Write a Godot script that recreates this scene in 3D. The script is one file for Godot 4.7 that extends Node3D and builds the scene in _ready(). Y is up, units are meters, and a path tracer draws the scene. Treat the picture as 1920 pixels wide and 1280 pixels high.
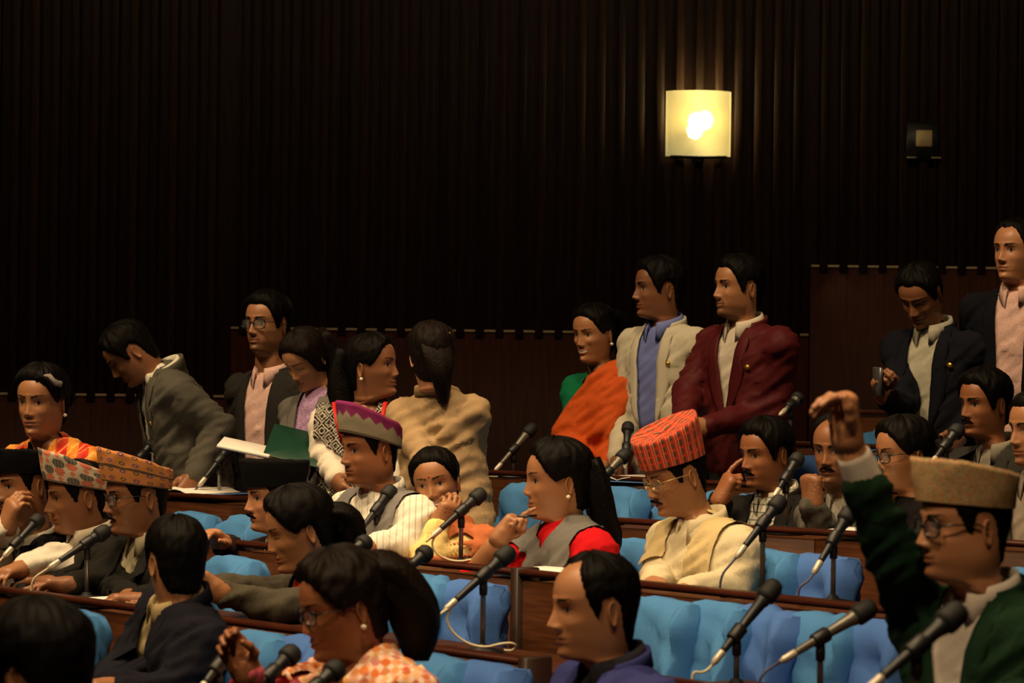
extends Node3D
# A dark assembly hall: curved rows of desks with microphones, blue covered chairs, members seated and standing, a wall of wooden battens behind.
const FOCAL := 6000.0      # focal length in pixels of the 1920 x 1280 frame
const EYE := 1.80          # height of the lens above the lowest terrace
# rows of desks: depth at the middle of the picture, how fast the row comes nearer to the right, height of the desk rail below the eye
const ROWS := [[13.0, 0.00014, 0.53], [11.3, 0.00014, 0.605], [9.9, 0.00021, 0.705], [8.4, 0.00021, 0.83], [6.8, 0.00021, 0.85], [14.3, 0.00014, 0.405], [15.3, 0.00014, 0.285]]
const RAIL := 0.85         # height of the desk rail above its terrace
var cam: Camera3D
var CB: Basis
var names := {}
var M := {}
var noise := FastNoiseLite.new()
var fold := FastNoiseLite.new()
var weave: NoiseTexture2D
var grain: NoiseTexture2D

class MB:
	var v := PackedVector3Array()
	var c := PackedColorArray()
	var t := PackedVector2Array()
	var ix := PackedInt32Array()
	func add(p: Vector3, col := Color.WHITE, uv := Vector2.ZERO) -> int:
		v.append(p); c.append(col); t.append(uv)
		return v.size() - 1
	func tri(a: int, b: int, d: int) -> void:
		ix.append(a); ix.append(b); ix.append(d)
	func quad(a: int, b: int, d: int, e: int) -> void:
		tri(a, b, d); tri(a, d, e)
	# turns the triangles from index `from` on outwards (closed pieces)
	func outward(from: int) -> void:
		var mid := Vector3.ZERO
		var n := 0
		for i in range(from, ix.size()):
			mid += v[ix[i]]; n += 1
		if n == 0: return
		mid /= n
		var vol := 0.0
		for i in range(from, ix.size(), 3):
			vol += (v[ix[i]] - mid).dot((v[ix[i + 1]] - mid).cross(v[ix[i + 2]] - mid))
		if vol > 0.0:
			for i in range(from, ix.size(), 3):
				var k := ix[i]; ix[i] = ix[i + 1]; ix[i + 1] = k
	# rings of points (PackedVector3Array each), joined; closed round the ring; ends capped
	func loft(rings: Array, col := Color.WHITE, cap0 := true, cap1 := true, closed := true) -> void:
		var from := ix.size()
		var base := v.size()
		var n: int = rings[0].size()
		for j in rings.size():
			for i in n:
				add(rings[j][i], col, Vector2(float(i) / n, float(j) / maxf(rings.size() - 1, 1)))
		for j in rings.size() - 1:
			for i in (n if closed else n - 1):
				var i2 := (i + 1) % n
				quad(base + j * n + i, base + j * n + i2, base + (j + 1) * n + i2, base + (j + 1) * n + i)
		for e in 2:
			if (e == 0 and not cap0) or (e == 1 and not cap1) or not closed: continue
			var j2 := 0 if e == 0 else rings.size() - 1
			var m := Vector3.ZERO
			for p in rings[j2]: m += p
			var k := add(m / n, col)
			for i in n:
				var a := base + j2 * n + i
				var b := base + j2 * n + (i + 1) % n
				if e == 0: tri(k, b, a)
				else: tri(k, a, b)
		if closed: outward(from)
	# a swept tube; radii: float or Vector2 (across, along `ref`)
	func tube(path: Array, rad, sides := 8, col := Color.WHITE, ref := Vector3.UP, ridge := 0.0, nz: FastNoiseLite = null) -> void:
		var rings := []
		var side := Vector3.ZERO
		for j in path.size():
			var tan: Vector3 = (path[mini(j + 1, path.size() - 1)] - path[maxi(j - 1, 0)]).normalized()
			if side == Vector3.ZERO:
				side = tan.cross(ref)
				if side.length() < 0.01: side = tan.cross(Vector3(0.9, 0.1, 0.4))
			side = (side - tan * side.dot(tan)).normalized()
			var up := side.cross(tan)
			var r = rad[j] if rad is Array else rad
			var r2: Vector2 = r if r is Vector2 else Vector2(r, r)
			var ring := PackedVector3Array()
			for i in sides:
				var a := TAU * i / sides
				var k := 1.0
				if ridge > 0.0: k += ridge * nz.get_noise_2d(i * 37.0, j * 2.0)
				ring.append(path[j] + (side * cos(a) * r2.x + up * sin(a) * r2.y) * k)
			rings.append(ring)
		loft(rings, col)
	# bevelled box
	func box(at: Vector3, size: Vector3, bev := 0.006, b := Basis(), col := Color.WHITE) -> void:
		var h := size * 0.5
		bev = minf(bev, minf(h.x, minf(h.y, h.z)) * 0.8)
		var rings := []
		for yy in [[-h.y, bev], [-h.y + bev, 0.0], [h.y - bev, 0.0], [h.y, bev]]:
			var x: float = h.x - yy[1]
			var z: float = h.z - yy[1]
			var q: float = bev * 0.7
			var ring := PackedVector3Array()
			for p in [[x - q, z], [x, z - q], [x, -z + q], [x - q, -z], [-x + q, -z], [-x, -z + q], [-x, z - q], [-x + q, z]]:
				ring.append(at + b * Vector3(p[0], yy[0], p[1]))
			rings.append(ring)
		loft(rings, col)
	# turned profile [[radius, height], ...] about b's y axis
	func lathe(at: Vector3, prof: Array, sides := 20, b := Basis(), col := Color.WHITE) -> void:
		var rings := []
		for p in prof:
			var ring := PackedVector3Array()
			for i in sides:
				var a := TAU * i / sides
				ring.append(at + b * Vector3(cos(a) * p[0], p[1], sin(a) * p[0]))
			rings.append(ring)
		loft(rings, col)
	# strip with thickness: rows of points, offset `th` along nrm
	func sheet(rowsp: Array, nrms: Array, th: float, col := Color.WHITE) -> void:
		var rings := []
		for j in rowsp.size():
			var ring := PackedVector3Array()
			var n: int = rowsp[j].size()
			for i in n: ring.append(rowsp[j][i] + nrms[j] * th)
			for i in range(n - 1, -1, -1): ring.append(rowsp[j][i])
			rings.append(ring)
		loft(rings, col)
	func commit() -> ArrayMesh:
		var arr := []
		arr.resize(Mesh.ARRAY_MAX)
		arr[Mesh.ARRAY_VERTEX] = v
		arr[Mesh.ARRAY_COLOR] = c
		arr[Mesh.ARRAY_TEX_UV] = t
		arr[Mesh.ARRAY_INDEX] = ix
		var st := SurfaceTool.new()
		st.create_from_arrays(arr, Mesh.PRIMITIVE_TRIANGLES)
		st.generate_normals()
		return st.commit()

# ---------- distance fields and surface nets ----------
class Fld:
	var f := PackedFloat32Array()
	var o := Vector3.ZERO
	var nx := 0
	var ny := 0
	var nz := 0
	var cs := 0.01
	# bones: [a, b, ra, rb, k]
	func _init(bones: Array, cell: float) -> void:
		cs = cell
		var lo := Vector3.ONE * 1e9
		var hi := -lo
		for b in bones:
			var r := Vector3.ONE * (maxf(b[2], b[3]) + 4.0 * cs)
			lo = lo.min(b[0].min(b[1]) - r)
			hi = hi.max(b[0].max(b[1]) + r)
		o = lo
		nx = int((hi.x - lo.x) / cs) + 2
		ny = int((hi.y - lo.y) / cs) + 2
		nz = int((hi.z - lo.z) / cs) + 2
		f.resize(nx * ny * nz)
		f.fill(1.0)
		for b in bones: put(b)
	func put(bone: Array) -> void:
		var a: Vector3 = bone[0]
		var ba: Vector3 = bone[1] - a
		var ra: float = bone[2]
		var dr: float = bone[3] - ra
		var k: float = bone[4]
		var pad: float = maxf(bone[2], bone[3]) + maxf(3.0 * cs, k) + 0.016
		var lo := (a.min(bone[1]) - Vector3.ONE * pad - o) / cs
		var hi := (a.max(bone[1]) + Vector3.ONE * pad - o) / cs
		var x0 := maxi(0, int(lo.x)); var x1 := mini(nx - 1, int(hi.x) + 1)
		var y0 := maxi(0, int(lo.y)); var y1 := mini(ny - 1, int(hi.y) + 1)
		var z0 := maxi(0, int(lo.z)); var z1 := mini(nz - 1, int(hi.z) + 1)
		var inv := 1.0 / maxf(ba.length_squared(), 1e-9)
		var ik := 1.0 / k
		for z in range(z0, z1 + 1):
			var pz := o.z + z * cs - a.z
			for y in range(y0, y1 + 1):
				var py := o.y + y * cs - a.y
				var dot := py * ba.y + pz * ba.z
				var row := (z * ny + y) * nx
				for x in range(x0, x1 + 1):
					var px := o.x + x * cs - a.x
					var t := clampf((px * ba.x + dot) * inv, 0.0, 1.0)
					var ex := px - ba.x * t
					var ey := py - ba.y * t
					var ez := pz - ba.z * t
					var dd := sqrt(ex * ex + ey * ey + ez * ez) - ra - dr * t
					var old := f[row + x]
					var h := k - absf(dd - old)
					if h <= 0.0:
						if dd < old: f[row + x] = dd
					else:
						f[row + x] = minf(dd, old) - h * h * ik * 0.25
	func at(p: Vector3) -> float:
		var q := (p - o) / cs
		var x := int(q.x); var y := int(q.y); var z := int(q.z)
		if x < 0 or y < 0 or z < 0 or x >= nx - 1 or y >= ny - 1 or z >= nz - 1: return 1.0
		var u := q.x - x; var w := q.y - y; var s := q.z - z
		var i := (z * ny + y) * nx + x
		var l := lerpf(lerpf(f[i], f[i + 1], u), lerpf(f[i + nx], f[i + nx + 1], u), w)
		i += nx * ny
		return lerpf(l, lerpf(lerpf(f[i], f[i + 1], u), lerpf(f[i + nx], f[i + nx + 1], u), w), s)
	# the surface at level iso, appended to mb; wrinkles from nz
	func net(mb: MB, iso: float, col: Color, nz_: FastNoiseLite = null, amp := 0.0, seed_ := 0.0) -> void:
		var ids := PackedInt32Array()
		ids.resize(f.size())
		ids.fill(-1)
		var cells := PackedInt32Array()
		var lim := cs * 3.0
		var sy := nx
		var sz := nx * ny
		for z in nz - 1:
			for y in ny - 1:
				var i := z * sz + y * sy
				for x in nx - 1:
					var a := f[i] - iso
					if a > lim or a < -lim:
						i += 1
						continue
					var b := f[i + 1] - iso
					var c := f[i + sy] - iso
					var d := f[i + sy + 1] - iso
					var e := f[i + sz] - iso
					var g := f[i + sz + 1] - iso
					var h := f[i + sz + sy] - iso
					var l := f[i + sz + sy + 1] - iso
					var n := int(a < 0) + int(b < 0) + int(c < 0) + int(d < 0) + int(e < 0) + int(g < 0) + int(h < 0) + int(l < 0)
					if n > 0 and n < 8:
						var gr := Vector3(b + d + g + l - a - c - e - h, c + d + h + l - a - b - e - g, e + g + h + l - a - b - c - d) * 0.25
						var m := (a + b + c + d + e + g + h + l) * 0.125
						var q := Vector3(0.5, 0.5, 0.5) - gr * (m / maxf(gr.length_squared(), 1e-9))
						q = q.clamp(Vector3(0.02, 0.02, 0.02), Vector3(0.98, 0.98, 0.98))
						var p := o + (Vector3(x, y, z) + q) * cs
						if amp > 0.0:
							var w := nz_.get_noise_3d(p.x * 45.0 + p.y * 35.0 + seed_, p.y * 190.0 - p.x * 120.0 - p.z * 80.0, p.z * 45.0 + seed_)
							var w2 := nz_.get_noise_3d(p.x * 280.0 + seed_, p.y * 420.0 + p.x * 160.0, p.z * 280.0)
							p += gr.normalized() * amp * ((0.45 - absf(w)) * 1.6 + w2 * 0.18)
						ids[i] = mb.add(p, col)
						cells.append(i)
					i += 1
		for i in cells:
			var ins := f[i] < iso
			if (f[i + 1] < iso) != ins: quads(mb, ids, i, sy, sz, ins)
			if (f[i + sy] < iso) != ins: quads(mb, ids, i, sz, 1, ins)
			if (f[i + sz] < iso) != ins: quads(mb, ids, i, 1, sy, ins)
	func quads(mb: MB, ids: PackedInt32Array, i: int, s: int, t: int, ins: bool) -> void:
		if i - s - t < 0: return
		var a := ids[i - s - t]; var b := ids[i - t]; var c := ids[i]; var d := ids[i - s]
		if a < 0 or b < 0 or d < 0: return
		if ins: mb.quad(a, d, c, b)
		else: mb.quad(a, b, c, d)

# keeps the part of mesh s where g > 0
func clipped(s: MB, g: PackedFloat32Array) -> MB:
	var o := MB.new()
	var map := {}
	for i in range(0, s.ix.size(), 3):
		var id := [s.ix[i], s.ix[i + 1], s.ix[i + 2]]
		var poly := PackedInt32Array()
		for k in 3:
			var a: int = id[k]
			var b: int = id[(k + 1) % 3]
			if g[a] > 0.0:
				if not map.has(a): map[a] = o.add(s.v[a], s.c[a])
				poly.append(map[a])
			if (g[a] > 0.0) != (g[b] > 0.0):
				var key := mini(a, b) * 1000003 + maxi(a, b)
				if not map.has(-key):
					map[-key] = o.add(s.v[a].lerp(s.v[b], g[a] / (g[a] - g[b])), s.c[a])
				poly.append(map[-key])
		for k in range(1, poly.size() - 1):
			o.tri(poly[0], poly[k], poly[k + 1])
	return o

# ---------- nodes ----------
func named(n: String) -> String:
	if not names.has(n):
		names[n] = 0
		return n
	names[n] += 1
	return "%s_%03d" % [n, names[n]]
func thing(called: String, label: String, category: String, at := Vector3.ZERO, group := "") -> Node3D:
	var o := Node3D.new()
	o.name = named(called)
	add_child(o)
	o.position = at
	o.set_meta("label", label)
	o.set_meta("category", category)
	if group: o.set_meta("group", group)
	return o
func part(called: String, mb: MB, m: Material, parent: Node, label := "") -> MeshInstance3D:
	if mb.ix.is_empty(): return null
	return part_mesh(called, mb.commit(), m, parent, label)
func part_mesh(called: String, mesh: Mesh, m: Material, parent: Node, label := "") -> MeshInstance3D:
	var o := MeshInstance3D.new()
	o.name = called
	o.mesh = mesh
	o.material_override = m
	parent.add_child(o, true)
	if label: o.set_meta("label", label)
	return o
func struct(called: String, mb: MB, m: Material) -> MeshInstance3D:
	var o := part(named(called), mb, m, self)
	o.set_meta("kind", "structure")
	o.set_meta("label", called.replace("_", " ") + " of the dark assembly hall")
	o.set_meta("category", called.split("_")[0])
	return o

# ---------- places ----------
func P(u: float, v: float, d: float) -> Vector3:
	return Vector3(0, EYE, 0) + CB * Vector3((u - 960.0) / FOCAL * d, (640.0 - v) / FOCAL * d, -d)
func row_depth(i: int, u: float) -> float:
	return ROWS[i][0] / (1.0 + ROWS[i][1] * (u - 960.0))
func row_angle(i: int) -> float:
	var a := row_depth(i, 0.0)
	var b := row_depth(i, 1920.0)
	return atan2(a - b, 0.16 * (a + b))
func row_floor(i: int) -> float:
	return EYE - ROWS[i][2] - RAIL
# a point of row i seen at column u, `back` metres behind the front of the desk, at height y
func row_point(i: int, u: float, y: float, back := 0.0) -> Vector3:
	var d := row_depth(i, u) + back / cos(row_angle(i))
	return Vector3((u - 960.0) / FOCAL * d, y, -d)

# ---------- materials ----------
func lin(hex: String) -> Color:
	return Color(hex).srgb_to_linear()
func mat(col, rough := 0.8, metal := 0.0) -> StandardMaterial3D:
	var m := StandardMaterial3D.new()
	m.albedo_color = Color(col)
	m.roughness = rough
	m.metallic = metal
	return m
func cloth(col, rough := 0.9, tex: Texture2D = null, sc := 6.0) -> StandardMaterial3D:
	var m := mat(col, rough)
	m.uv1_triplanar = true
	m.uv1_scale = Vector3.ONE * sc
	m.metallic_specular = 0.25
	if tex: m.albedo_texture = tex
	else:
		m.normal_enabled = true
		m.normal_texture = weave
		m.normal_scale = 0.35
	return m
func wood(col, rough: float, sc: Vector3) -> StandardMaterial3D:
	var m := mat(col, rough)
	m.uv1_triplanar = true
	m.uv1_scale = sc
	m.albedo_texture = grain
	m.metallic_specular = 0.3
	return m
func pattern(w: int, h: int, f: Callable) -> ImageTexture:
	var im := Image.create(w, h, false, Image.FORMAT_RGB8)
	for y in h:
		for x in w:
			im.set_pixel(x, y, f.call(x, y))
	return ImageTexture.create_from_image(im)
func ntex(freq: float, ramp: Array, oct := 4, normal := false) -> NoiseTexture2D:
	var t := NoiseTexture2D.new()
	var n := FastNoiseLite.new()
	n.seed = 7
	n.frequency = freq
	n.fractal_octaves = oct
	t.width = 256
	t.height = 256
	t.seamless = true
	t.noise = n
	if normal:
		t.as_normal_map = true
		t.bump_strength = 6.0
	else:
		var g := Gradient.new()
		g.offsets = PackedFloat32Array([0.0, 0.5, 1.0])
		g.colors = PackedColorArray([Color(ramp[0]), Color(ramp[1]), Color(ramp[2])])
		t.color_ramp = g
	return t
func make_materials() -> void:
	noise.seed = 3
	noise.frequency = 0.05
	fold.seed = 11
	fold.frequency = 0.06
	fold.fractal_octaves = 2
	weave = ntex(0.2, [], 2, true)
	grain = ntex(0.03, ["#8c7f76", "#c8bdb4", "#ffffff"], 5)
	M.batten = wood("#3a2a20", 0.5, Vector3(9, 0.5, 9))
	M.backing = wood("#2c1810", 0.55, Vector3(6, 0.4, 6))
	M.panel = wood("#52240f", 0.5, Vector3(5, 0.4, 5))
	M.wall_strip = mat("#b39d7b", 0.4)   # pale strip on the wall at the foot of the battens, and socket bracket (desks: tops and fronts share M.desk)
	M.desk = wood("#5c361d", 0.5, Vector3(0.6, 9, 9))
	M.rail = wood("#4d2416", 0.38, Vector3(0.6, 9, 9))
	M.carpet = cloth("#2a1a18", 0.95)
	M.blue = cloth("#4a82bc", 0.85)
	M.blue2 = cloth("#4a72ba", 0.85)
	M.black_metal = mat("#15161a", 0.45)
	M.mic_body = mat("#1b1d20", 0.42)
	M.mic_head = mat("#101214", 0.7)
	M.steel = mat("#8a8a8c", 0.3, 0.8)
	M.silver = mat("#cfc6b4", 0.35, 0.3)
	M.cable = mat("#d8cfae", 0.6)
	M.cable_dark = mat("#4a4a66", 0.6)
	M.paper = mat("#f4efe6", 0.8)
	M.paper_blue = mat("#5f8ccf", 0.7)
	M.hair = hair_mat("#090605")
	M.hair_brown = hair_mat("#17100c")
	M.trousers = cloth("#17171b")
	M.shoe = mat("#0c0b0a", 0.4)
	M.gold = mat("#c9a24e", 0.35, 0.8)
	M.pearl = mat("#e9dfc9", 0.3)
	M.rim_gold = mat("#c8ac78", 0.3, 0.7)
	M.rim_black = mat("#0e0d0d", 0.3)
	M.lens = mat("#c8d0d4", 0.05)
	M.lens.albedo_color.a = 0.05
	M.lens.transparency = BaseMaterial3D.TRANSPARENCY_ALPHA
	M.red_pin = mat("#a02a20", 0.4)
	M.skin = mat(Color.WHITE, 0.42)
	M.skin.vertex_color_use_as_albedo = true
	M.skin.metallic_specular = 0.5
	# printed and woven cloths
	M.ikat = cloth("#ffffff", 0.9, pattern(64, 64, func(x, y):
		var a: int = absi((x % 32) - 16) + absi((y % 32) - 16)
		return Color("#e2d9c6") if (a % 8) < 3 and a > 2 else Color("#100e0e")), 9.0)
	M.stripe = cloth("#ffffff", 0.9, pattern(64, 8, func(x, _y): return Color("#b9b4a8") if x % 16 < 3 else Color("#ebe5d6")), 12.0)
	M.check = cloth("#ffffff", 0.9, pattern(64, 64, func(x, y): return Color("#6f7268") if x % 16 < 3 or y % 16 < 3 else Color("#dcd7c4")), 9.0)
	M.dots = cloth("#ffffff", 0.9, pattern(64, 64, func(x, y):
		var q := Vector2((x + (16 if (y / 32) % 2 else 0)) % 32 - 16, y % 32 - 16).length()
		return Color("#c9912c") if q < 6.0 and q > 2.0 else Color("#f0d68e")), 8.0)
	M.scarf = cloth("#ffffff", 0.9, pattern(96, 96, func(x, y):
		var k: int = (x / 12 + (y / 12) * 3) % 5
		var d: int = absi(x % 12 - 6) + absi(y % 12 - 6)
		return Color("#f3d9c4") if d > 7 else Color(["#c8402c", "#e89a4a", "#f2b8a8", "#a83a3a", "#f0c080"][k])), 5.0)
	M.shawl = cloth("#ffffff", 0.9, pattern(96, 96, func(x, y):
		var k: int = (x / 16 + (y / 24) * 2) % 4
		return Color(["#d8341c", "#f07a1c", "#c22a30", "#e8a040"][k]) if (x + y) % 24 > 3 else Color("#f2c070")), 4.0)
	M.lilac = cloth("#ffffff", 0.9, pattern(64, 64, func(x, y):
		return Color("#8a68a8").lerp(Color("#dcb8cc"), clampf(noise.get_noise_2d(x * 6.0, y * 6.0) + 0.5, 0, 1))), 5.0)
	M.pinkprint = cloth("#ffffff", 0.9, pattern(64, 64, func(x, y):
		return Color("#e8c4b8").lerp(Color("#c08a88"), clampf(noise.get_noise_2d(x * 9.0, y * 9.0) * 1.6, 0, 1))), 5.0)
	# caps: round the head in x, from brim to crown in y
	M.cap_red = cap_mat(func(x, y):
		var c := Color("#c4402e")
		if x % 16 < 7 and (y % 16) < 11: c = Color("#5a4038") if (x + y) % 3 else Color("#8a4a3c")
		if x % 16 == 11 or x % 16 == 0: c = Color("#d8b07c")
		return c)
	M.cap_orange = cap_mat(func(x, y):
		var c := Color("#cf8a48")
		var q := Vector2(x % 16 - 8, y % 16 - 8).length()
		if (x / 16 + y / 16) % 2: c = Color("#b8706a") if q < 5.0 else Color("#c98456")
		if q < 3.5: c = Color("#5c4a60")
		if q < 1.6: c = Color("#d8a050")
		if y < 3 or absi(y - 30) < 3: c = Color("#5a4c3c")
		return c)
	M.cap_white = cap_mat(func(x, y):
		var c := Color("#c9bca4")
		var b: int = (x / 16 + (y / 16) * 2) % 3
		var e: int = absi(x % 16 - 8) + absi(y % 16 - 8) / 2
		if b == 0 and e < 9: c = Color("#5e5a52") if (x % 4) else Color("#8a8476")
		elif b == 1 and e < 8: c = Color("#c4664e") if (y % 5) else Color("#d8a088")
		elif e < 4: c = Color("#cf7f60")
		if y < 4: c = Color("#6a5f50")
		return c)
	M.cap_plum = cap_mat(func(x, y):
		var z: int = 30 + (absi(x % 8 - 4) * 3) if x % 90 < 45 else 22 + (absi(x % 8 - 4) * 3)
		var c := Color("#7e2c5c") if y > z else Color("#98907a")
		if y < 5: c = Color("#5e5648")
		return c)
	M.cap_sand = cap_mat(func(x, y):
		var c := Color("#b39a70")
		var s := noise.get_noise_2d(x * 2.0, y * 12.0)
		if s > 0.18: c = Color("#c06a48")
		elif s < -0.2: c = Color("#7c7456")
		return c.lerp(Color("#d2bd90"), clampf(noise.get_noise_2d(x * 9.0 + 300, y * 9.0) + 0.2, 0, 0.6)))
	M.cap_black = cloth("#0e0e0f", 0.95)
func hair_mat(col) -> StandardMaterial3D:
	var m := mat(col, 0.55)
	m.metallic_specular = 0.22
	m.normal_enabled = true
	m.normal_texture = weave
	m.normal_scale = 0.25
	m.uv1_scale = Vector3(4.0, 0.35, 1.0)
	return m
func cap_mat(f: Callable) -> StandardMaterial3D:
	var m := mat(Color.WHITE, 0.9)
	m.albedo_texture = pattern(128, 64, f)
	m.metallic_specular = 0.2
	return m

# ---------- people ----------
const SKINS := ["#a5714e", "#8f5f40", "#b8805c", "#7d5238", "#b58a66", "#96603f"]
const LEVELS := [[-0.24, 0.066, 0.030, -0.092], [-0.20, 0.060, 0.030, -0.086], [-0.16, 0.055, 0.030, -0.080], [-0.128, 0.053, 0.036, -0.079], [-0.119, 0.052, 0.056, -0.079], [-0.113, 0.051, 0.076, -0.079], [-0.104, 0.053, 0.0845, -0.079], [-0.088, 0.058, 0.086, -0.080], [-0.062, 0.064, 0.0865, -0.084], [-0.030, 0.069, 0.086, -0.092], [0.0, 0.0725, 0.085, -0.100], [0.03, 0.0755, 0.091, -0.106]]
func ring_of(c: Dictionary, y: float) -> Vector3:
	var fat: float = c.get("fat", 1.0)
	var r := Vector3.ZERO
	if y >= 0.03:
		var t := minf((y - 0.03) / 0.084, 1.0)
		var s := sqrt(maxf(1.0 - pow(t, 2.3), 0.0))
		r = Vector3(0.0755 * s, 0.091 * s, -0.106 * s)
	else:
		for i in LEVELS.size() - 1:
			if y <= LEVELS[i + 1][0]:
				var a: Array = LEVELS[maxi(i - 1, 0)]
				var b: Array = LEVELS[i]
				var d: Array = LEVELS[i + 1]
				var e: Array = LEVELS[mini(i + 2, LEVELS.size() - 1)]
				var w: float = (y - b[0]) / (d[0] - b[0])
				var q := []
				for k in [1, 2, 3]:
					q.append(cubic_interpolate_in_time(b[k], d[k], a[k], e[k], w, d[0] - b[0], a[0] - b[0], e[0] - b[0]) if i > 0 and i < LEVELS.size() - 2 else lerpf(b[k], d[k], w))
				r = Vector3(q[0], q[1], q[2])
				break
	if y < 0.0:
		var k := smoothstep(0.0, -0.08, y)
		r.x *= lerpf(1.0, fat, k)
		if y < -0.11: r *= Vector3(1.0, 1.0, lerpf(1.0, fat, 0.6))
		if c.get("fe", false): r.x *= lerpf(1.0, 0.88, k)
	return r
func gs(x: float, s: float) -> float:
	return exp(-(x * x) / (s * s))
func build_head(mb: MB, c: Dictionary, T: Transform3D, NT: Transform3D) -> void:
	var from := mb.ix.size()
	var base := mb.v.size()
	var fe: bool = c.get("fe", false)
	var skin := lin(c.get("skc", SKINS[c.get("sk", 0)]))
	var lip := skin.lerp(lin("#8a3c34"), 0.6 if fe else 0.42)
	var brow := lin("#140d0a")
	var beard: float = c.get("beard", 0.0)
	var nose: float = c.get("nose", 0.74 if fe else 1.0)
	var smile: float = c.get("smile", 0.0)
	var down: bool = c.get("down", false)
	var ys := PackedFloat32Array([-0.24, -0.222, -0.205, -0.188, -0.172, -0.157, -0.143, -0.132, -0.126, -0.122, -0.1185, -0.1155, -0.1125, -0.109, -0.105, -0.101])
	var yy := -0.0975
	while yy < 0.08:
		ys.append(yy)
		yy += 0.0034
	for q in [0.084, 0.089, 0.094, 0.0985, 0.1025, 0.106, 0.109, 0.1115, 0.1132, 0.1139]: ys.append(q)
	var na := 84
	for y in ys:
		var r := ring_of(c, y)
		var s := smoothstep(-0.115, -0.21, y)
		for i in na:
			var tau := TAU * i / na
			var th := tau - 0.5 * sin(tau)
			var sn := sin(th)
			var cn := cos(th)
			var x := r.x * signf(sn) * pow(absf(sn), 0.92)
			var z := (r.y if cn > 0.0 else -r.z) * signf(cn) * pow(absf(cn), 0.92)
			if cn > 0.0 and y < -0.02 and y > -0.135: x *= 1.0 - (0.34 if fe else 0.26) * smoothstep(-0.02, -0.10, y) * cn * (1.0 - s)
			var col := skin
			var v := y
			if cn > -0.1 and y > -0.125 and y < 0.09:
				var ax := absf(x)
				# nose
				if ax < 0.04 and y > -0.062 and y < 0.034:
					var t := clampf((0.026 - y) / 0.060, 0.0, 1.0)
					var h := lerpf(0.003, 0.027, pow(t, 1.15)) * nose
					if y < -0.034: h *= 1.0 - smoothstep(0.0, 0.015, -0.034 - y)
					z += h * gs(x, lerpf(0.008, 0.0125, t))
					z += 0.009 * nose * gs(ax - 0.0125, 0.006) * gs(y + 0.040, 0.007)
				# sockets, lids, brow ridge, cheeks
				z -= 0.0085 * gs(ax - 0.031, 0.017) * gs(y - 0.003, 0.0115)
				z += 0.0045 * gs(ax - 0.032, 0.0105) * gs(y - 0.001, 0.0075)
				z += (0.002 if fe else 0.0045) * gs(y - 0.024, 0.008) * gs(ax - 0.03, 0.026)
				z += 0.0045 * gs(ax - 0.045, 0.02) * gs(y + 0.03 - smile * 0.006, 0.016) * (1.0 + smile)
				# lips, chin
				var my := y + 0.066 - smile * 8.0 * ax * ax
				z += 0.0065 * gs(x, 0.02) * gs(my - 0.004, 0.005) + 0.007 * gs(x, 0.018) * gs(my + 0.0065, 0.006)
				z -= 0.005 * gs(x, 0.022) * gs(my, 0.0025)
				z += 0.006 * gs(x, 0.02) * gs(y + 0.099, 0.012)
				z += 0.004 * gs(ax - 0.042, 0.018) * gs(y + 0.062, 0.02)
				z -= 0.003 * gs(x, 0.024) * gs(y + 0.083, 0.006)
				z -= 0.0025 * gs(ax - 0.036, 0.006) * gs(y + 0.052, 0.018)
				if cn > 0.0:
					# colour of the skin itself: lips, brows, eyes, stubble; the mouth line is painted crease shade
					if beard > 0.0 and y < -0.045:
						var bm := smoothstep(-0.045, -0.058, y) if ax < 0.028 else smoothstep(-0.06, -0.085, y)
						col = col.lerp(lin("#120d0b"), beard * bm)
					var lw := 0.023 + smile * 0.006
					if ax < lw:
						var lh := 0.0085 * sqrt(1.0 - pow(ax / lw, 2.0))
						if absf(my + 0.001) < lh + smile * 0.002: col = lip
						if smile > 0.4 and absf(my) < 0.0042 * sqrt(1.0 - pow(ax / lw, 2.0)) and ax < lw * 0.85: col = lin("#d8cdbb")
						elif absf(my) < 0.0014: col = lip * 0.35
					var bx := (ax - 0.012) / 0.04
					if bx > 0.0 and bx < 1.0 and absf(y - (0.0215 + 0.006 * sin(bx * 2.2))) < (0.0034 if fe else 0.0048) * (1.15 - bx * 0.8): col = brow
					var ex := (ax - 0.032) / 0.0145
					if absf(ex) < 1.0:
						var eh := 0.0050 * (1.0 - ex * ex)
						var ey := y - 0.0012
						if down:
							if absf(ey + 0.003) < 0.0022: col = lin("#1a100c")
						else:
							if absf(ey) < eh:
								col = lin("#a08a76")
								if Vector2((ax - 0.0325), ey).length() < 0.0056: col = lin("#0d0806")
							elif ey > 0.0 and ey < eh + 0.0026: col = lin("#1c110d")
			var p := Vector3(x, v, z)
			var w := T * p
			if s > 0.0:
				var np := Vector3(x, (y + 0.20) * 0.9, z + 0.03)
				w = w.lerp(NT * np, s)
			mb.add(w, col)
	var n := ys.size()
	for j in n - 1:
		for i in na:
			var i2 := (i + 1) % na
			mb.quad(base + j * na + i, base + j * na + i2, base + (j + 1) * na + i2, base + (j + 1) * na + i)
	var k := mb.add(T * Vector3(0, 0.1141, 0), skin)
	for i in na: mb.tri(k, base + (n - 1) * na + i, base + (n - 1) * na + (i + 1) % na)
	mb.outward(from)
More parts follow.
